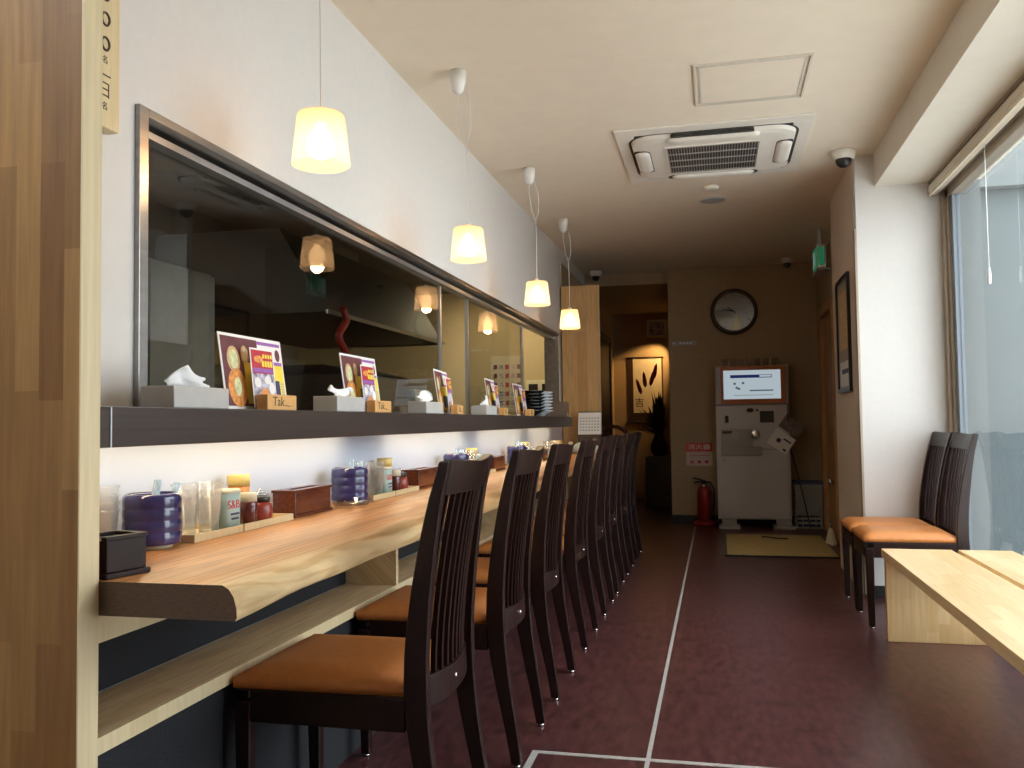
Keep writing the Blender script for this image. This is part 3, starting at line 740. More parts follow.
def disc(b, cy_, cz, ry, rz, x, mat, n=20):
    b.use(mat); b.poly([(x, cy_ + ry * math.cos(2 * math.pi * k / n), cz + rz * math.sin(2 * math.pi * k / n)) for k in range(n)])
def rect(b, y0, y1, z0, z1, x, mat):
    b.use(mat); b.poly([(x, y0, z0), (x, y1, z0), (x, y1, z1), (x, y0, z1)])
def menu_sheet(root, w=.335, h=.205):
    b = MB().use('paper'); b.box(-.002, 0, -w / 2, w / 2, 0, h)
    e = .0004
    rect(b, -w / 2 + .008, w / 2 - .14, .008, h - .008, e, 'maroon')
    rect(b, w / 2 - .14, w / 2 - .008, h - .075, h - .010, e, 'ppurple')
    rect(b, w / 2 - .14, w / 2 - .008, h - .065, h - .020, 2 * e, 'paper')
    rect(b, -.055, w / 2 - .006, .015, h - .075, 2 * e, 'brightyellow')
    rect(b, -.02, w / 2 - .035, .03, .085, 2.5 * e, 'navy')
    disc(b, -.105, .135, .032, .036, 2 * e, 'pbowl'); disc(b, -.105, .135, .022, .026, 3 * e, 'pgreen')
    disc(b, -.098, .058, .048, .053, 2 * e, 'porange'); disc(b, -.098, .060, .018, .026, 3 * e, 'pgreen')
    disc(b, -.045, .150, .020, .026, 2 * e, 'pbowl'); disc(b, -.045, .150, .012, .018, 3 * e, 'cream')
    disc(b, w / 2 - .03, h - .045, .014, .018, 3 * e, 'maroon'); disc(b, w / 2 - .09, h - .04, .007, .007, 3 * e, 'pred')
    for k in range(6): rect(b, w / 2 - .03, w / 2 - .012, .035 + .008 * k, .039 + .008 * k, 3 * e, 'greyp')
    o = b.build('menu_sheet', None, root); o.rotation_euler = (0, R(-8), 0)
    return o
def insert_card(root, w=.125, h=.165):
    b = MB().use('paper'); b.box(-.0015, 0, -w / 2, w / 2, 0, h); e = .0004
    rect(b, -w / 2 + .005, w / 2 - .005, .005, h - .005, e, 'pred')
    rect(b, -w / 2 + .005, w / 2 - .005, .005, .095, 2 * e, 'photo')
    rect(b, -w / 2 + .008, w / 2 - .008, .098, .110, 2 * e, 'ppurple')
    disc(b, -.02, h - .030, .026, .010, 2 * e, 'porange')
    for k in range(4): rect(b, .002 + .014 * k, .012 + .014 * k, h - .026, h - .015, 2 * e, 'brightyellow')
    for k in range(4): rect(b, -.004 + .015 * k, .008 + .015 * k, h - .050, h - .033, 2 * e, 'brightyellow')
    disc(b, .0, .035, .022, .020, 3 * e, 'porange'); disc(b, .040, .055, .016, .018, 3 * e, 'paper'); disc(b, -.035, .070, .018, .014, 3 * e, 'paper'); disc(b, .02, .078, .018, .012, 3 * e, 'paper')
    o = b.build('insert_card', None, root); o.rotation_euler = (0, R(-6), 0)
    return o
mw = ['nearest of the row', 'second from the near end', 'third from the near end', 'fourth from the near end', 'in front of the black bowls']
for i, (y, rz) in enumerate(((2.20, 0), (2.95, .02), (3.92, .13), (4.83, .10), (5.55, .04))):
    t = thing('menu_stand', 'food menu sheet in a wooden block on the ledge, ' + mw[i], 'menu', (-1.235, y, SZ1 + .0018), rz, 'menus on the ledge')
    o = menu_sheet(t); o.location = (0, 0, .003)
    o = insert_card(t); o.location = (.028, -.012, .006)
    h = MB().box(.034, .066, -.075, .090, 0, .042).build('wooden_block', 'holder', t, bevel=.002)
    # brushed hand lettering on the block
    tx = text('Tak', .036, 'ink', 'lettering', h, (.0663, -.015, .022), ROT_PX, sx=1.2, extrude=.0002)
    MB().tube([(.0664, .020 + .013 * k, .012 + .002 * math.sin(k * 2.2)) for k in range(4)], .0009, 5).build('brush_stroke', 'ink', h)

# black bowls at the ledge's far end; window reflection painted as a white stack
def bowl(name, mat):
    prof = [(.022, 0), (.030, .001), (.033, .010), (.060, .022), (.088, .036), (.096, .043), (.092, .044), (.060, .027), (.025, .014), (.002, .013)]
    b = MB(); b.lathe(prof, 28); return b.build(name, mat)
for s, (x, y, n, nm, col, mat) in enumerate(((-1.262, 6.00, 7, 'black_bowl', 'glossy black bowl', 'plate'), (-1.262, 6.30, 7, 'glare_bowl', 'bowl painted window-glare white', 'bowlglare'))):
    for i in range(n):
        o = bowl(nm, mat) if i == 0 else b0.copy()
        if i: C.objects.link(o)
        else: b0 = o
        o.location = (x + .003 * math.sin(i * 2 + s), y, SZ1 + .0018 + .0225 * i)
        pos = ['bottom', 'second from the bottom', 'third from the bottom', 'middle', 'third from the top', 'second from the top', 'topmost'][i]
        tag(o, f'{col} stacked at the far end of the ledge, {pos}', 'bowl', ['black', 'white'][s] + ' bowls stacked on the ledge')

# ------------------------------------------------------------------ condiment stations on the counter
ST = ['nearest condiment group', 'second condiment group from the near end', 'third condiment group from the near end', 'farthest condiment group on the counter']
def add_station(i, y0):
    w = ST[i]; z = CZ + .0006
    def L(a, rest=''): return f'{a}{rest}, {w}'
    out = {}
    # ribbed pot on a pale foot, spoons in it
    t = thing('ribbed_pot', L('purple glazed ribbed pot'), 'pot', (-1.245, y0 - .03, z), group='purple ribbed pots on the counter'); out['pot'] = t
    prof = [(.040, .008)]
    for k in range(4):
        z0 = .010 + .027 * k
        prof += [(.0618, z0), (.0632, z0 + .005), (.0636, z0 + .013), (.0632, z0 + .022), (.0618, z0 + .0265)]
    prof += [(.0585, .121), (.055, .122), (.052, .115), (.050, .03), (.002, .025)]
    MB().lathe(prof, 36).build('body', 'purple', t)
    MB().lathe([(.042, 0), (.044, .002), (.044, .009), (.038, .0095)], 24).build('foot', 'cream', t)
    for k, (dy, tilt) in enumerate(((.018, .5), (-.01, .25))):
        s = thing('soup_spoon', L('blue white spoon ' + ('leaning out of the pot' if k == 0 else 'upright in pot')), 'spoon', (-1.235 - .01 * k, y0 - .03 + dy, z + .03), group='soup spoons in the pots')
        b = MB(); rings = []
        for q in range(7):
            f = q / 6; c = Vector((0, math.sin(tilt) * .125 * f, math.cos(tilt) * .125 * f)); hw = .011 - .003 * f
            n = Vector((0, math.cos(tilt), -math.sin(tilt))) * .003
            rings.append([c + Vector((-hw, 0, 0)) - n, c + Vector((hw, 0, 0)) - n, c + Vector((hw, 0, 0)) + n, c + Vector((-hw, 0, 0)) + n])
        b.loft(rings).build('handle', 'bluestripe', s, bevel=.001)
        b = MB(); b.lathe([(.004, -.008), (.014, -.006), (.018, .004), (.015, .005), (.006, -.003)], 14, (0, 0, 0), sy=1.3); b.build('ladle_bowl', 'whitep', s)
    # trays
    for k, (a, c, wd) in enumerate(((.055, .273, 'holding the tumblers'), (.277, .545, 'holding the sauces'))):
        t = thing('wooden_tray', L('shallow pale wooden tray', ', ' + wd), 'tray', (-1.258, y0 - .008 + a, z), group='wooden trays on the counter')
        b = MB(); b.box(-.068, .068, .003, c - a, 0, .006); b.build('base', 'pale', t)
        b = MB(); b.box(.062, .068, .003, c - a, .006, .018); b.box(-.068, -.062, .003, c - a, .006, .018); b.box(-.062, .062, .003, .009, .006, .018); b.box(-.062, .062, c - a - .006, c - a, .006, .018)
        b.build('rim', 'pale', t)
    zt = z + .0065
    # tumbler stacks on the first tray
    for s, (dx, dy, n, wd) in enumerate(((.006, .110, 3, 'left stack'), (.030, .176, 3, 'right stack'))):
        for k in range(n):
            o = (MB().lathe([(.024, 0), (.031, .086), (.0335, .088), (.0335, .092), (.0295, .092), (.0225, .004), (.002, .004)], 24)).build('plastic_tumbler', 'tglass')
            o.location = (-1.262 + dx, y0 + dy, zt + .017 * k)
            tag(o, L(f'clear tumbler, {["bottom", "middle", "top"][k]} of the {wd}'), 'tumbler', 'clear tumblers on the trays')
    # pepper tin
    t = thing('pepper_tin', L('pale blue-green pepper tin with red lettering'), 'tin', (-1.232, y0 + .252, zt), group='pepper tins on the trays'); out['tin'] = t
    b = MB().use('tealcan'); hx, hy = .026, .036
    b.loft([rrect(hx, hy, .016, .0), rrect(hx, hy, .016, .094)], smooth=True); b.build('can', 'tealcan', t)
    b = MB().loft([rrect(hx + .001, hy + .001, .016, .094), rrect(hx + .001, hy + .001, .016, .099), rrect(hx - .002, hy - .002, .014, .103)], smooth=True); b.build('lid', 'cream', t)
    text('S&B', .030, 'red', 'lettering', t, (hx + .0004, -.006, .064), ROT_PX, sx=1.15)
    b = MB()
    for k, ww in ((0, .042), (1, .034)): b.box(hx, hx + .0006, -ww / 2, ww / 2, .038 - .012 * k, .043 - .012 * k)
    b.box(hx, hx + .0006, -.018, .018, .006, .009)
    b.build('label_band', 'navy', t)
    # yellow-lidded pot behind it
    t = thing('yellow_lid_jar', L('jar with mustard yellow lid behind the sauces'), 'jar', (-1.292, y0 + .415, zt), group='yellow-lidded jars on the trays')
    MB().lathe([(.027, 0), (.030, .004), (.030, .095), (.027, .100)], 20).build('body', 'porange', t)
    MB().lathe([(.031, .100), (.031, .128), (.029, .130), (.002, .130)], 20).build('lid', 'yellow', t)
    # chili oil and red jar on the second tray
    t = thing('oil_bottle', L('dark red oil bottle with pale cap'), 'bottle', (-1.222, y0 + .342, zt), group='oil bottles on the trays')
    MB().lathe([(.021, 0), (.025, .003), (.025, .060), (.023, .064)], 20).build('body', 'chili', t)
    MB().lathe([(.024, .064), (.024, .084), (.022, .087), (.002, .087)], 20).build('cap', 'cream', t)
    t = thing('sauce_jar', L('round red sauce jar with dark clasp lid'), 'jar', (-1.230, y0 + .418, zt), group='red sauce jars on the trays')
    MB().lathe([(.024, 0), (.033, .006), (.036, .028), (.033, .050), (.026, .056)], 22).build('body', 'pink', t)
    MB().lathe([(.0275, .056), (.029, .068), (.024, .072)], 22).build('collar', 'dark', t)
    MB().lathe([(.025, .072), (.023, .079), (.008, .084), (.006, .090), (.001, .091)], 22).build('lid', 'water', t)
    # lacquer box
    t = thing('lacquer_box', L('long red-brown lacquer chopstick box'), 'box', (-1.245, y0 + .705, z), group='lacquer boxes on the counter')
    b = MB(); b.box(-.042, .042, -.125, .125, 0, .008); b.box(-.037, .037, -.120, .120, .008, .072); b.build('body', 'lacquer', t, bevel=.002)
    b = MB(); b.box(-.040, -.014, -.123, .123, .0722, .080); b.box(.014, .040, -.123, .123, .0722, .080); b.box(-.014, .014, -.123, -.09, .0722, .080); b.box(-.014, .014, .09, .123, .0722, .080); b.build('lid', 'lacquer', t, bevel=.0015)
    MB().box(-.0135, .0135, -.0895, .0895, .0723, .075).build('slot', 'lacqdark', t)
    return out
for i, y0 in enumerate((1.772, 2.86, 4.13, 5.46)): add_station(i, y0)
# tumblers stacked beside the near pot, against the wall
for s, (x, y, n) in enumerate(((-1.285, 1.545, 4), (-1.31, 1.66, 4))):
    for k in range(n):
        o = MB().lathe([(.026, 0), (.033, .086), (.0355, .088), (.0355, .092), (.0315, .092), (.0245, .004), (.002, .004)], 24).build('plastic_tumbler', 'tglass')
        o.location = (x, y, CZ + .0006 + .017 * k)
        tag(o, f'clear tumbler, {["bottom", "second from bottom", "third from bottom", "top"][k]} of the {["stack beside the near partition", "stack half behind the near purple pot"][s]}', 'tumbler', 'clear tumblers by the near pot')
# dark napkin box at the very near end
t = thing('napkin_box', 'dark brown lacquer napkin box at the very near end of the counter', 'box', (-1.096, 1.412, CZ + .0006), R(-14))
b = MB(); b.box(-.048, .048, -.046, .050, 0, .010); b.box(-.042, .042, -.042, .044, .010, .068); b.build('body', 'lacqdark', t, bevel=.002)
b = MB(); b.box(-.044, -.03, -.044, .046, .068, .075); b.box(.03, .044, -.044, .046, .068, .075); b.box(-.03, .03, .034, .046, .068, .075); b.build('lid_rim', 'lacqdark', t, bevel=.001)
tag(MB().lathe([(.002, 0), (.05, .001), (.062, .020), (.066, .028), (.063, .028), (.056, .010), (.002, .006)], 28).build('glass_ashtray', 'water', None, (-1.17, 2.67, CZ + .0006)), 'low clear glass dish on the counter before the second purple pot', 'dish')
# far end clutter
t = thing('desk_calendar', 'white desk calendar standing at the far end of the counter by the partition', 'calendar', (-1.075, 7.55, CZ + .0006 + .16), R(-4))
# stand box under the calendar so that it clears the counter clutter
tag(MB().box(-.10, .10, -.07, .07, 0, .159).build('stationery_box', 'darkdoor', None, (-1.075, 7.56, CZ + .0006), bevel=.004), 'dark box under the desk calendar on the far counter end', 'box')
b = MB(); b.hexa([(-.10, -.035, 0), (.10, -.035, 0), (.10, -.031, 0), (-.10, -.031, 0)], [(-.10, -.004, .19), (.10, -.004, .19), (.10, 0, .19), (-.10, 0, .19)]); b.build('page', 'paper', t)
b = MB(); b.hexa([(-.10, .031, 0), (.10, .031, 0), (.10, .035, 0), (-.10, .035, 0)], [(-.10, .001, .19), (.10, .001, .19), (.10, .004, .19), (-.10, .004, .19)]); b.build('back_board', 'greyp', t)
b = MB()
for r_ in range(5):
    for c_ in range(7):
        z0 = .03 + .026 * r_; f = lambda z: -.0356 + .031 * z / .19
        x0 = -.086 + .0255 * c_
        b.hexa([(x0, f(z0) - .0006, z0), (x0 + .016, f(z0) - .0006, z0), (x0 + .016, f(z0), z0), (x0, f(z0), z0)], [(x0, f(z0 + .012) - .0006, z0 + .012), (x0 + .016, f(z0 + .012) - .0006, z0 + .012), (x0 + .016, f(z0 + .012), z0 + .012), (x0, f(z0 + .012), z0 + .012)])
b.build('date_print', 'greyp', t)
MB().tube([(-.095, 0, .192), (.095, 0, .192)], .005, 8).build('binding', 'dark', t)
b = MB(); n, m = 14, 9; g = []
for i in range(n + 1):
    row = []
    for j in range(m):
        a_ = 2 * math.pi * j / m; u = i / n; r_ = .055 * math.sin(math.pi * u) ** .5 * (1 + .2 * math.sin(5 * a_ + 6 * u)) + .002
        row.append((-1.22 + .30 * u, 7.30 - .12 * u + r_ * math.cos(a_), CZ + .0008 + max(0, .055 * math.sin(math.pi * u) ** .5 * (1 + .3 * math.sin(a_)) + r_ * .6 * math.sin(a_))))
    g.append(row)
b.loft(g, True, True, True)
tag(b.build('folded_cloth', 'cloth'), 'pale teal crumpled cloth lying on the far end of the counter', 'cloth')
t = thing('yellow_canister', 'small pale yellow canister under the far end of the ledge', 'canister', (-1.27, 6.98, CZ + .0006))
MB().lathe([(.05, 0), (.052, .003), (.052, .10), (.05, .105)], 24).build('body', 'yellow', t); MB().lathe([(.053, .105), (.053, .12), (.002, .122)], 24).build('lid', 'yellow', t)
for k, (x, y) in enumerate(((-1.27, 6.62), (-1.25, 6.80))):
    tag(MB().lathe([(.03, 0), (.04, .12), (.0425, .123), (.0385, .121), (.0285, .005), (.002, .005)], 22).build('water_glass', 'tglass', None, (x, y, CZ + .0006)), 'clear water glass under the far strip light, ' + ['nearer the camera', 'next to the yellow canister'][k], 'glass', 'water glasses at the far counter end')
t = thing('brown_acrylic_box', 'smoky brown acrylic holder at the far end of the steel ledge', 'holder', (-1.24, 7.02, SZ1 + .0018))
b = MB(); b.box(-.07, .06, -.06, -.056, 0, .12); b.box(-.07, .06, .056, .06, 0, .12); b.box(-.07, -.066, -.056, .056, 0, .12); b.box(.056, .06, -.056, .056, 0, .07); b.box(-.066, .056, -.056, .056, 0, .004)
b.build('case', pbr('smoky_brown_acrylic', (.17, .13, .10), .25), t)

# ------------------------------------------------------------------ back wall
t = thing('wall_clock', 'round wall clock with dark rim and silver face on the back wall', 'clock', (.193, KY - .001, 2.148))
MB().lathe([(.232, 0), (.236, -.02), (.228, -.045), (.205, -.05), (.196, -.042), (.196, -.012)], 48, (0, 0, 0), 'Y', caps=False).build('rim', 'darkdoor', t)
MB().lathe([(.197, -.012), (.197, -.018)], 48, (0, 0, 0), 'Y').build('face', 'clockface', t)
b = MB()
for k in range(12):
    a_ = k * math.pi / 6; c, s_ = math.cos(a_), math.sin(a_)
    for r0, r1, ww in ((.165, .185, .004),):
        b.hexa([(c * ww - s_ * -r0 * 0 + s_ * r0, -.0195, c * r0 - s_ * ww), (c * -ww + s_ * r0, -.0195, c * r0 + s_ * ww), (c * -ww + s_ * r1, -.0195, c * r1 + s_ * ww), (c * ww + s_ * r1, -.0195, c * r1 - s_ * ww)],
               [(c * ww + s_ * r0, -.0182, c * r0 - s_ * ww), (c * -ww + s_ * r0, -.0182, c * r0 + s_ * ww), (c * -ww + s_ * r1, -.0182, c * r1 + s_ * ww), (c * ww + s_ * r1, -.0182, c * r1 - s_ * ww)])
b.build('hour_marks', 'ink', t)
for nm, ang, ln, ww in (('hour_hand', -52, .085, .006), ('minute_hand', -70, .13, .0045)):
    o = MB().box(-ww, ww, -.023, -.021, -.02, ln).build(nm, 'black', t); o.rotation_euler = (0, R(ang), 0)
b = MB(); b.hexa([(-.02, -.021, -.185), (.06, -.021, -.175), (.06, -.0185, -.175), (-.02, -.0185, -.185)], [(.022, -.021, -.03), (.028, -.021, -.03), (.028, -.0185, -.03), (.022, -.0185, -.03)]); b.build('pendulum_emblem', 'gold', t)
MB().lathe([(.195, -.034), (.195, -.036)], 48, (0, 0, 0), 'Y').build('cover_glass', 'water', t)

t = thing('ticket_machine', 'white meal ticket vending machine with orange-framed screen at the back wall', 'vending machine', (.335, 8.80, 0))
hw = .345
b = MB(); b.box(-hw, hw, 0, .30, .085, 1.19); b.build('body', 'machine', t, bevel=.006)
MB().box(-hw + .02, hw - .02, -.016, 0, .10, .75).build('lower_door', 'machine', t, bevel=.004)
MB().box(-hw + .02, hw - .02, -.016, 0, .76, 1.18).build('front_panel', 'machine', t, bevel=.004)
b = MB(); b.box(-hw - .0, hw, -.01, .30, 1.195, 1.575); b.build('screen_housing', 'machgrey', t, bevel=.008)
MB().box(-hw + .055, hw - .030, -.026, -.010, 1.205, 1.57).build('screen_frame', 'orange', t, bevel=.004)
sc = MB().box(-.265, .270, -.029, -.026, 1.25, 1.53).build('screen', 'screen', t)
b = MB().use('screenb'); b.box(-.20, .19, -.0300, -.029, 1.455, 1.485)
b.use('screen').box(.075, .185, -.0305, -.030, 1.462, 1.480)
b.use('screeng').box(-.02, .20, -.0300, -.029, 1.325, 1.338); b.box(-.17, .20, -.0300, -.029, 1.285, 1.289)
for x, z in ((-.16, 1.40), (-.08, 1.405), (-.14, 1.36), (-.12, 1.35)): b.box(x - .012, x + .012, -.0300, -.029, z - .01, z + .01)
b.build('screen_content', None, sc)
o = MB().box(-.30, .0, -.035, -.016, .79, .96).build('coin_module', 'machgrey', t, bevel=.004)
MB().box(-.285, -.19, -.038, -.035, .915, .94).build('note_slot', 'dark', o); MB().box(-.20, -.14, -.040, -.035, .87, .93).build('coin_return', 'greyp', o)
MB().lathe([(.045, -.035), (.047, -.055), (.03, -.062), (.002, -.062)], 24, (.02, 0, .905), 'Y').build('coin_dish', 'chrome', t)
MB().box(-.30, .08, -.05, -.016, .705, .785).build('ticket_tray', 'machgrey', t, bevel=.006)
MB().box(.07, .20, -.022, -.016, 1.02, 1.13).build('keypad', 'grille', t)
MB().box(-.26, -.225, -.024, -.016, 1.02, 1.09).build('card_slot', 'grille', t)
MB().lathe([(.035, -.016), (.03, -.024), (.002, -.024)], 20, (-.02, 0, 1.14), 'Y', sx=.6).build('speaker_badge', 'grille', t)
MB().lathe([(.012, -.016), (.012, -.022)], 14, (.045, 0, 1.14), 'Y').build('lock', 'grille', t)
MB().lathe([(.014, -.016), (.014, -.02)], 14, (-.28, 0, .66), 'Y').build('lock', 'greyp', t)
for x in (-.24, .27): MB().box(x - .10, x + .10, -.10, .12, 0, .030).use('greyp').box(x - .07, x + .07, -.02, .12, .030, .085).build('foot_plate', 'greyp', t, bevel=.004)
# small drinking glasses on top of the machine
gw = ['leftmost', 'second from the left', 'third from the left', 'middle', 'third from the right', 'second from the right', 'rightmost']
for k in range(7):
    o = MB().lathe([(.024, 0), (.030, .075), (.032, .077), (.028, .076), (.0225, .005), (.002, .005)], 20).build('drinking_glass', 'tglass', None, (.09 + .078 * k, 8.90, 1.5755))
    tag(o, f'upright drinking glass on top of the ticket machine, {gw[k]} of the row', 'glass', 'glasses on the ticket machine')
# leaflet hanging on a cord
t = thing('hanging_leaflet', 'tilted leaflets hanging on a cord at the right side of the ticket machine', 'leaflet', (.64, 8.765, .90))
b = MB().use(pbr('leaflet_brown', (.16, .12, .105), .45, noise=.5, nscale=14)); b.box(-.12, .09, -.004, 0, .02, .16); o = b.build('brown_leaflet', None, t, (.02, 0, .0), (0, R(35), 0))
b = MB().use('paper'); b.box(-.11, .10, -.012, -.006, -.14, .03); b.use('navy').box(-.05, -.01, -.0125, -.012, -.08, -.04); b.box(.0, .08, -.0125, -.012, -.03, -.015); b.box(.05, .08, -.0125, -.012, -.12, -.10)
b.build('white_leaflet', None, t, (-.01, 0, -.02), (0, R(35), 0))
MB().tube([(.02, -.002, .30), (.025, -.002, .20), (.02, -.002, .12)], .006, 6).build('cord', 'dark', t)
MB().tube([(.04, .004, -.14), (.10, .0, -.38), (.20, -.005, -.885)], .006, 6).build('cable', 'dark', t)
# wire basket / bin with blue rim
t = thing('waste_basket', 'pale mesh basket with blue rim beside the ticket machine', 'basket', (.84, 8.955, 0))
b = MB(); b.box(-.13, .13, -.12, .12, 0, .012)
for k in range(9):
    z = .04 + .043 * k; f = .115 + .012 * k / 8
    b.box(-f, f, -f, -f + .004, z, z + .022); b.box(-f, f, f - .004, f, z, z + .022); b.box(-f, -f + .004, -f, f, z, z + .022); b.box(f - .004, f, -f, f, z, z + .022)
for x in (-.12, -.06, 0, .06, .12):
    b.box(x - .003, x + .003, -.118, -.112, .012, .42); b.box(x - .003, x + .003, .112, .118, .012, .42); b.box(-.118, -.112, x - .003, x + .003, .012, .42); b.box(.112, .118, x - .003, x + .003, .012, .42)
b.build('mesh_body', 'greyp', t)
b = MB(); b.box(-.135, .135, -.135, -.12, .42, .445); b.box(-.135, .135, .12, .135, .42, .445); b.box(-.135, -.12, -.12, .12, .42, .445); b.box(.12, .135, -.12, .12, .42, .445); b.build('rim', 'navy', t)
MB().box(-.10, .10, -.10, .10, .013, .10).build('base_tub', 'navy', t, bevel=.01)
# extinguisher and its sign
t = thing('fire_extinguisher', 'red fire extinguisher on a red stand below the red and white sign', 'extinguisher', (-.145, 9.00, 0))
MB().lathe([(.10, 0), (.105, .01), (.10, .035), (.075, .045), (.072, .05)], 28).build('stand', 'redpaint', t)
MB().lathe([(.060, .050), (.066, .056), (.066, .33), (.058, .37), (.030, .395), (.024, .41)], 28).build('cylinder', 'redpaint', t)
MB().lathe([(.024, .41), (.026, .43), (.02, .45), (.002, .452)], 16).build('valve', 'dark', t)
MB().tube([(0, 0, .44), (-.05, -.01, .462), (-.11, -.015, .47)], .009, 8).build('lever', 'dark', t)
MB().tube([(0, 0, .43), (-.05, -.01, .435), (-.10, -.015, .42)], .008, 8).build('handle', 'dark', t)
MB().tube([(.02, 0, .43), (.07, 0, .43), (.098, 0, .36), (.10, 0, .25), (.085, 0, .13)], .011, 8).build('hose', 'dark', t)
MB().lathe([(.012, 0), (.012, -.006)], 14, (0, -.06, .40), 'Y').build('gauge', 'whitep', t)
t = thing('extinguisher_sign', 'red and white fire extinguisher sign on the wall above the extinguisher', 'sign', (-.185, KY - .001, .585))
MB().box(-.13, .13, -.004, 0, 0, .145).build('white_panel', pbr('pale_pink_sign', (.62, .50, .46), .5), t); MB().box(-.13, .13, -.004, 0, .145, .235).build('red_panel', 'red', t)
text('消火器', .058, 'paper', 'lettering', t, (0, -.0046, .19), ROT_NY, sx=1.3)
b = MB()
for k in range(3): b.box(-.09 + .072 * k, -.055 + .072 * k, -.0048, -.004, .025, .055)
b.box(-.1, .1, -.0048, -.004, .10, .106); b.build('pictogram', 'pred', t)
t = thing('wall_plaque', 'small grey plaque with lettering on the back wall left of the clock', 'sign', (-.31, KY - .001, 1.845))
MB().box(-.125, .125, -.006, 0, -.022, .022).build('plate', 'greyp', t)
MB().lathe([(.010, -.006), (.010, -.007)], 14, (-.105, 0, 0), 'Y').build('emblem', 'paper', t)
b = MB()
for k in range(4): b.box(-.05 + .034 * k, -.026 + .034 * k, -.007, -.006, -.010, .010)
b.build('lettering', 'paper', t)
# floor mat
t = thing('door_mat', 'straw-coloured rectangular mat with dark edging in front of the ticket machine', 'mat', (.46, 7.59, 0))
MB().box(-.425, .425, -.63, .63, 0.001, .012).build('edging', 'dark', t); MB().box(-.405, .405, -.61, .61, .0121, .016).build('pile', 'mat_y', t)
b = MB()
pts = [(-.10 + .035 * k, .42 - .02 * k + .02 * math.sin(k * 1.4), .0175) for k in range(7)]
tag(MB().tube(pts, .006, 6).build('loose_cord', 'dark', None, (.46, 7.59, .004)), 'short dark cord lying on the straw mat', 'cord')
# exit sign
t = thing('exit_sign', 'green lit emergency exit sign box high above the side door', 'sign', (.86, 7.62, 2.37))
MB().box(-.03, .03, -.16, .16, -.09, .10).build('housing', 'whitep', t, bevel=.004)
MB().box(-.034, -.030, -.15, .15, -.08, .09).build('lit_face', 'exitg', t); MB().box(.03, .034, -.15, .15, -.08, .09).build('lit_face', 'exitg', t)
MB().box(-.02, .02, -.162, -.160, -.07, .08).build('end_face', 'exitg', t)
b = MB(); b.box(-.0350, -.0342, -.03, .02, -.05, .03); b.box(-.0350, -.0342, -.02, .01, .04, .065); b.box(-.0350, -.0342, .05, .12, -.06, .07); b.build('running_figure', 'exitw', t)
MB().box(-.012, .012, -.05, .05, .10, .29).build('hanger', 'whitep', t)
MB().box(-.04, .06, -.17, .17, -.11, -.095).build('under_tray', 'greyp', t)
# framed picture on the pillar side
t = thing('framed_picture', 'narrow black-framed poster on the side of the white pillar', 'picture', (.8285, 6.04, 1.22))
b = MB(); b.box(-.02, 0, -.27, -.245, 0, .75); b.box(-.02, 0, .245, .27, 0, .75); b.box(-.02, 0, -.245, .245, 0, .025); b.box(-.02, 0, -.245, .245, .725, .75); b.build('frame', 'dark', t)
b = MB().use('bronze'); b.box(-.008, 0, -.245, .245, .025, .725); b.use('pbowl').box(-.009, -.008, -.20, .18, .28, .65); b.use('paper').box(-.009, -.008, -.235, .20, .04, .20); b.use('navy').box(-.0095, -.009, -.20, .12, .12, .15)
b.build('print', None, t)
# small doorstop
t = thing('door_stop', 'cream cone doorstop standing on the floor by the side door', 'doorstop', (.90, 7.72, 0))
MB().lathe([(.05, 0), (.048, .01), (.022, .12), (.012, .14), (.002, .142)], 18).build('cone', 'cream', t); MB().lathe([(.014, .142), (.014, .175), (.002, .18)], 12).build('grip', 'chrome', t)

# ------------------------------------------------------------------ corridor end
t = thing('hanging_scroll', 'hanging scroll with black brush characters lit by a spotlight on the corridor end wall', 'scroll', (-.93, 11.848, 1.04))
MB().box(-.24, .24, -.006, 0, 0, .86).build('mount', 'darkdoor', t); MB().box(-.16, .22, -.008, -.006, .12, .86).build('paper', 'scroll', t)
text('吉', .13, 'ink', 'lettering', t, (-.08, -.0085, .25), ROT_NY)
MB().lathe([(.014, -.26), (.014, .26)], 12, (0, -.012, -.004), 'X').build('roller', 'darkdoor', t); MB().lathe([(.010, -.25), (.010, .25)], 12, (0, -.012, .864), 'X').build('top_rod', 'darkdoor', t)
t = thing('framed_notice', 'small pale-framed picture high on the corridor end wall', 'picture', (-.76, 11.848, 2.17))
b = MB(); b.box(-.13, .13, -.02, 0, 0, .03); b.box(-.13, .13, -.02, 0, .21, .24); b.box(-.13, -.10, -.02, 0, .03, .21); b.box(.10, .13, -.02, 0, .03, .21); b.build('frame', 'cream', t); MB().box(-.10, .10, -.01, 0, .03, .21).build('print', 'photo', t)
t = thing('flower_arrangement', 'tall dark flower arrangement with red buds on a stand in the dim corridor', 'plant', (-.70, 10.9, 0))
MB().box(-.16, .16, -.16, .16, 0, .62).build('stand', 'darkdoor', t, bevel=.01)
MB().lathe([(.06, .62), (.10, .66), (.11, .74), (.07, .84), (.05, .88), (.06, .90), (.045, .90)], 24).build('vase', 'lacqdark', t)
rnd = random.Random(3); b = MB().use('leaf')
for k in range(90):
    a_ = rnd.uniform(0, 6.28); el = rnd.uniform(.1, 1.5); ln = rnd.uniform(.25, .58); c = Vector((0, 0, .88)); d_ = Vector((math.cos(a_) * math.cos(el) * .65, math.sin(a_) * math.cos(el) * .6, math.sin(el)))
    d_.x = d_.x * .40 if d_.x > 0 else d_.x * 1.1; tip = c + d_ * ln; sd = d_.cross(Vector((0, 0, 1))).normalized() * .8 * rnd.uniform(.02, .055)
    mid = c + d_ * ln * .6
    b.poly([c, mid - sd, tip, mid + sd]); b.poly([c + Vector((0, .002, 0)), mid - sd + Vector((0, .003, 0)), tip + Vector((0, .002, 0)), mid + sd + Vector((0, .003, 0))])
    b.tube([c, mid], .003, 5)
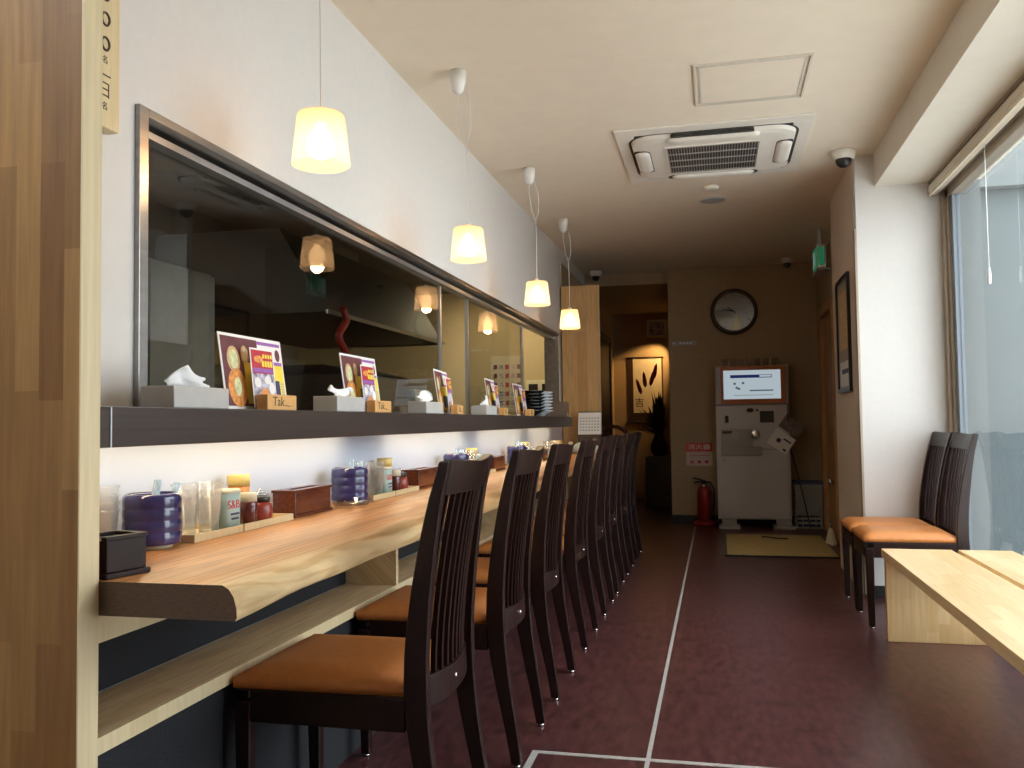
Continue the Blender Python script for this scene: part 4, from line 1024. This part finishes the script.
b.build('foliage', None, t)
for k, (x, z, rz) in enumerate(((-.20, 1.46, -.3), (-.15, 1.54, -.1), (-.09, 1.56, .25), (-.05, 1.64, .2))):
    MB().lathe([(.002, 0), (.02, .03), (.026, .08), (.018, .16), (.002, .20)], 12).build('red_bud', 'red', t, (x, -.05, z - .08), (0, rz, 0))
t = thing('spot_lamp', 'small spotlight fixed high in the corridor shining on the scroll', 'light', (-.475, 11.52, 2.275))
MB().lathe([(.035, 0), (.04, .06), (.025, .09), (.002, .095)], 18, (0, 0, -.03)).build('head', 'whitep', t).rotation_euler = (R(0), R(28), 0)
MB().tube([(.0, 0, .05), (.02, 0, .12), (.02, 0, .22)], .008, 8).build('arm', 'whitep', t)
L = bpy.data.lights.new('spot', 'SPOT'); L.energy = 42; L.color = (1, .58, .20); L.spot_size = R(64); L.spot_blend = .6; L.shadow_soft_size = .02
lo = bpy.data.objects.new('spot', L); C.objects.link(lo); lo.location = (-.52, 11.55, 2.20)
lo.rotation_euler = (Vector((-.97, 11.85, 1.66)) - Vector(lo.location)).to_track_quat('-Z', 'Y').to_euler()

# ------------------------------------------------------------------ daylight, world, camera
w = bpy.data.worlds.new('World'); S.world = w; w.use_nodes = True
N, LK = w.node_tree.nodes, w.node_tree.links
bg = N['Background']; bg.inputs[0].default_value = (.93, .965, 1.0, 1); bg.inputs[1].default_value = 6.6
def portal(loc, rot, sx, sy):
    L = bpy.data.lights.new('window_portal', 'AREA'); L.shape = 'RECTANGLE'; L.size = sx; L.size_y = sy; L.cycles.is_portal = True
    o = bpy.data.objects.new('window_portal', L); C.objects.link(o); o.location = loc; o.rotation_euler = rot
portal((1.40, 3.47, 1.2), (0, R(90), 0), 2.3, 4.0)

cam = bpy.data.cameras.new('Camera'); co = bpy.data.objects.new('Camera', cam); C.objects.link(co)
cam.sensor_width = 36; cam.lens = 873. / 1024 * 36; cam.clip_start = .02
Rm = ((0.97346617, -0.02347535, -0.22762366), (0.22842023, 0.04011282, 0.97273591), (-0.01370469, -0.99891935, 0.04441072))
mw_ = Matrix(((Rm[0][0], -Rm[0][1], -Rm[0][2], 0), (Rm[1][0], -Rm[1][1], -Rm[1][2], 0), (Rm[2][0], -Rm[2][1], -Rm[2][2], 1.05), (0, 0, 0, 1)))
co.matrix_world = mw_
S.camera = co
S.view_settings.view_transform = 'Standard'; S.view_settings.look = 'None'; S.view_settings.gamma = 1; S.view_settings.use_curve_mapping = False
S.view_settings.exposure = 0.0
S.cycles.use_denoising = True
S.cycles.max_bounces = 10; S.cycles.diffuse_bounces = 6; S.cycles.glossy_bounces = 4; S.cycles.transparent_max_bounces = 16
S.cycles.caustics_reflective = False; S.cycles.caustics_refractive = False
S.cycles.sample_clamp_indirect = 6
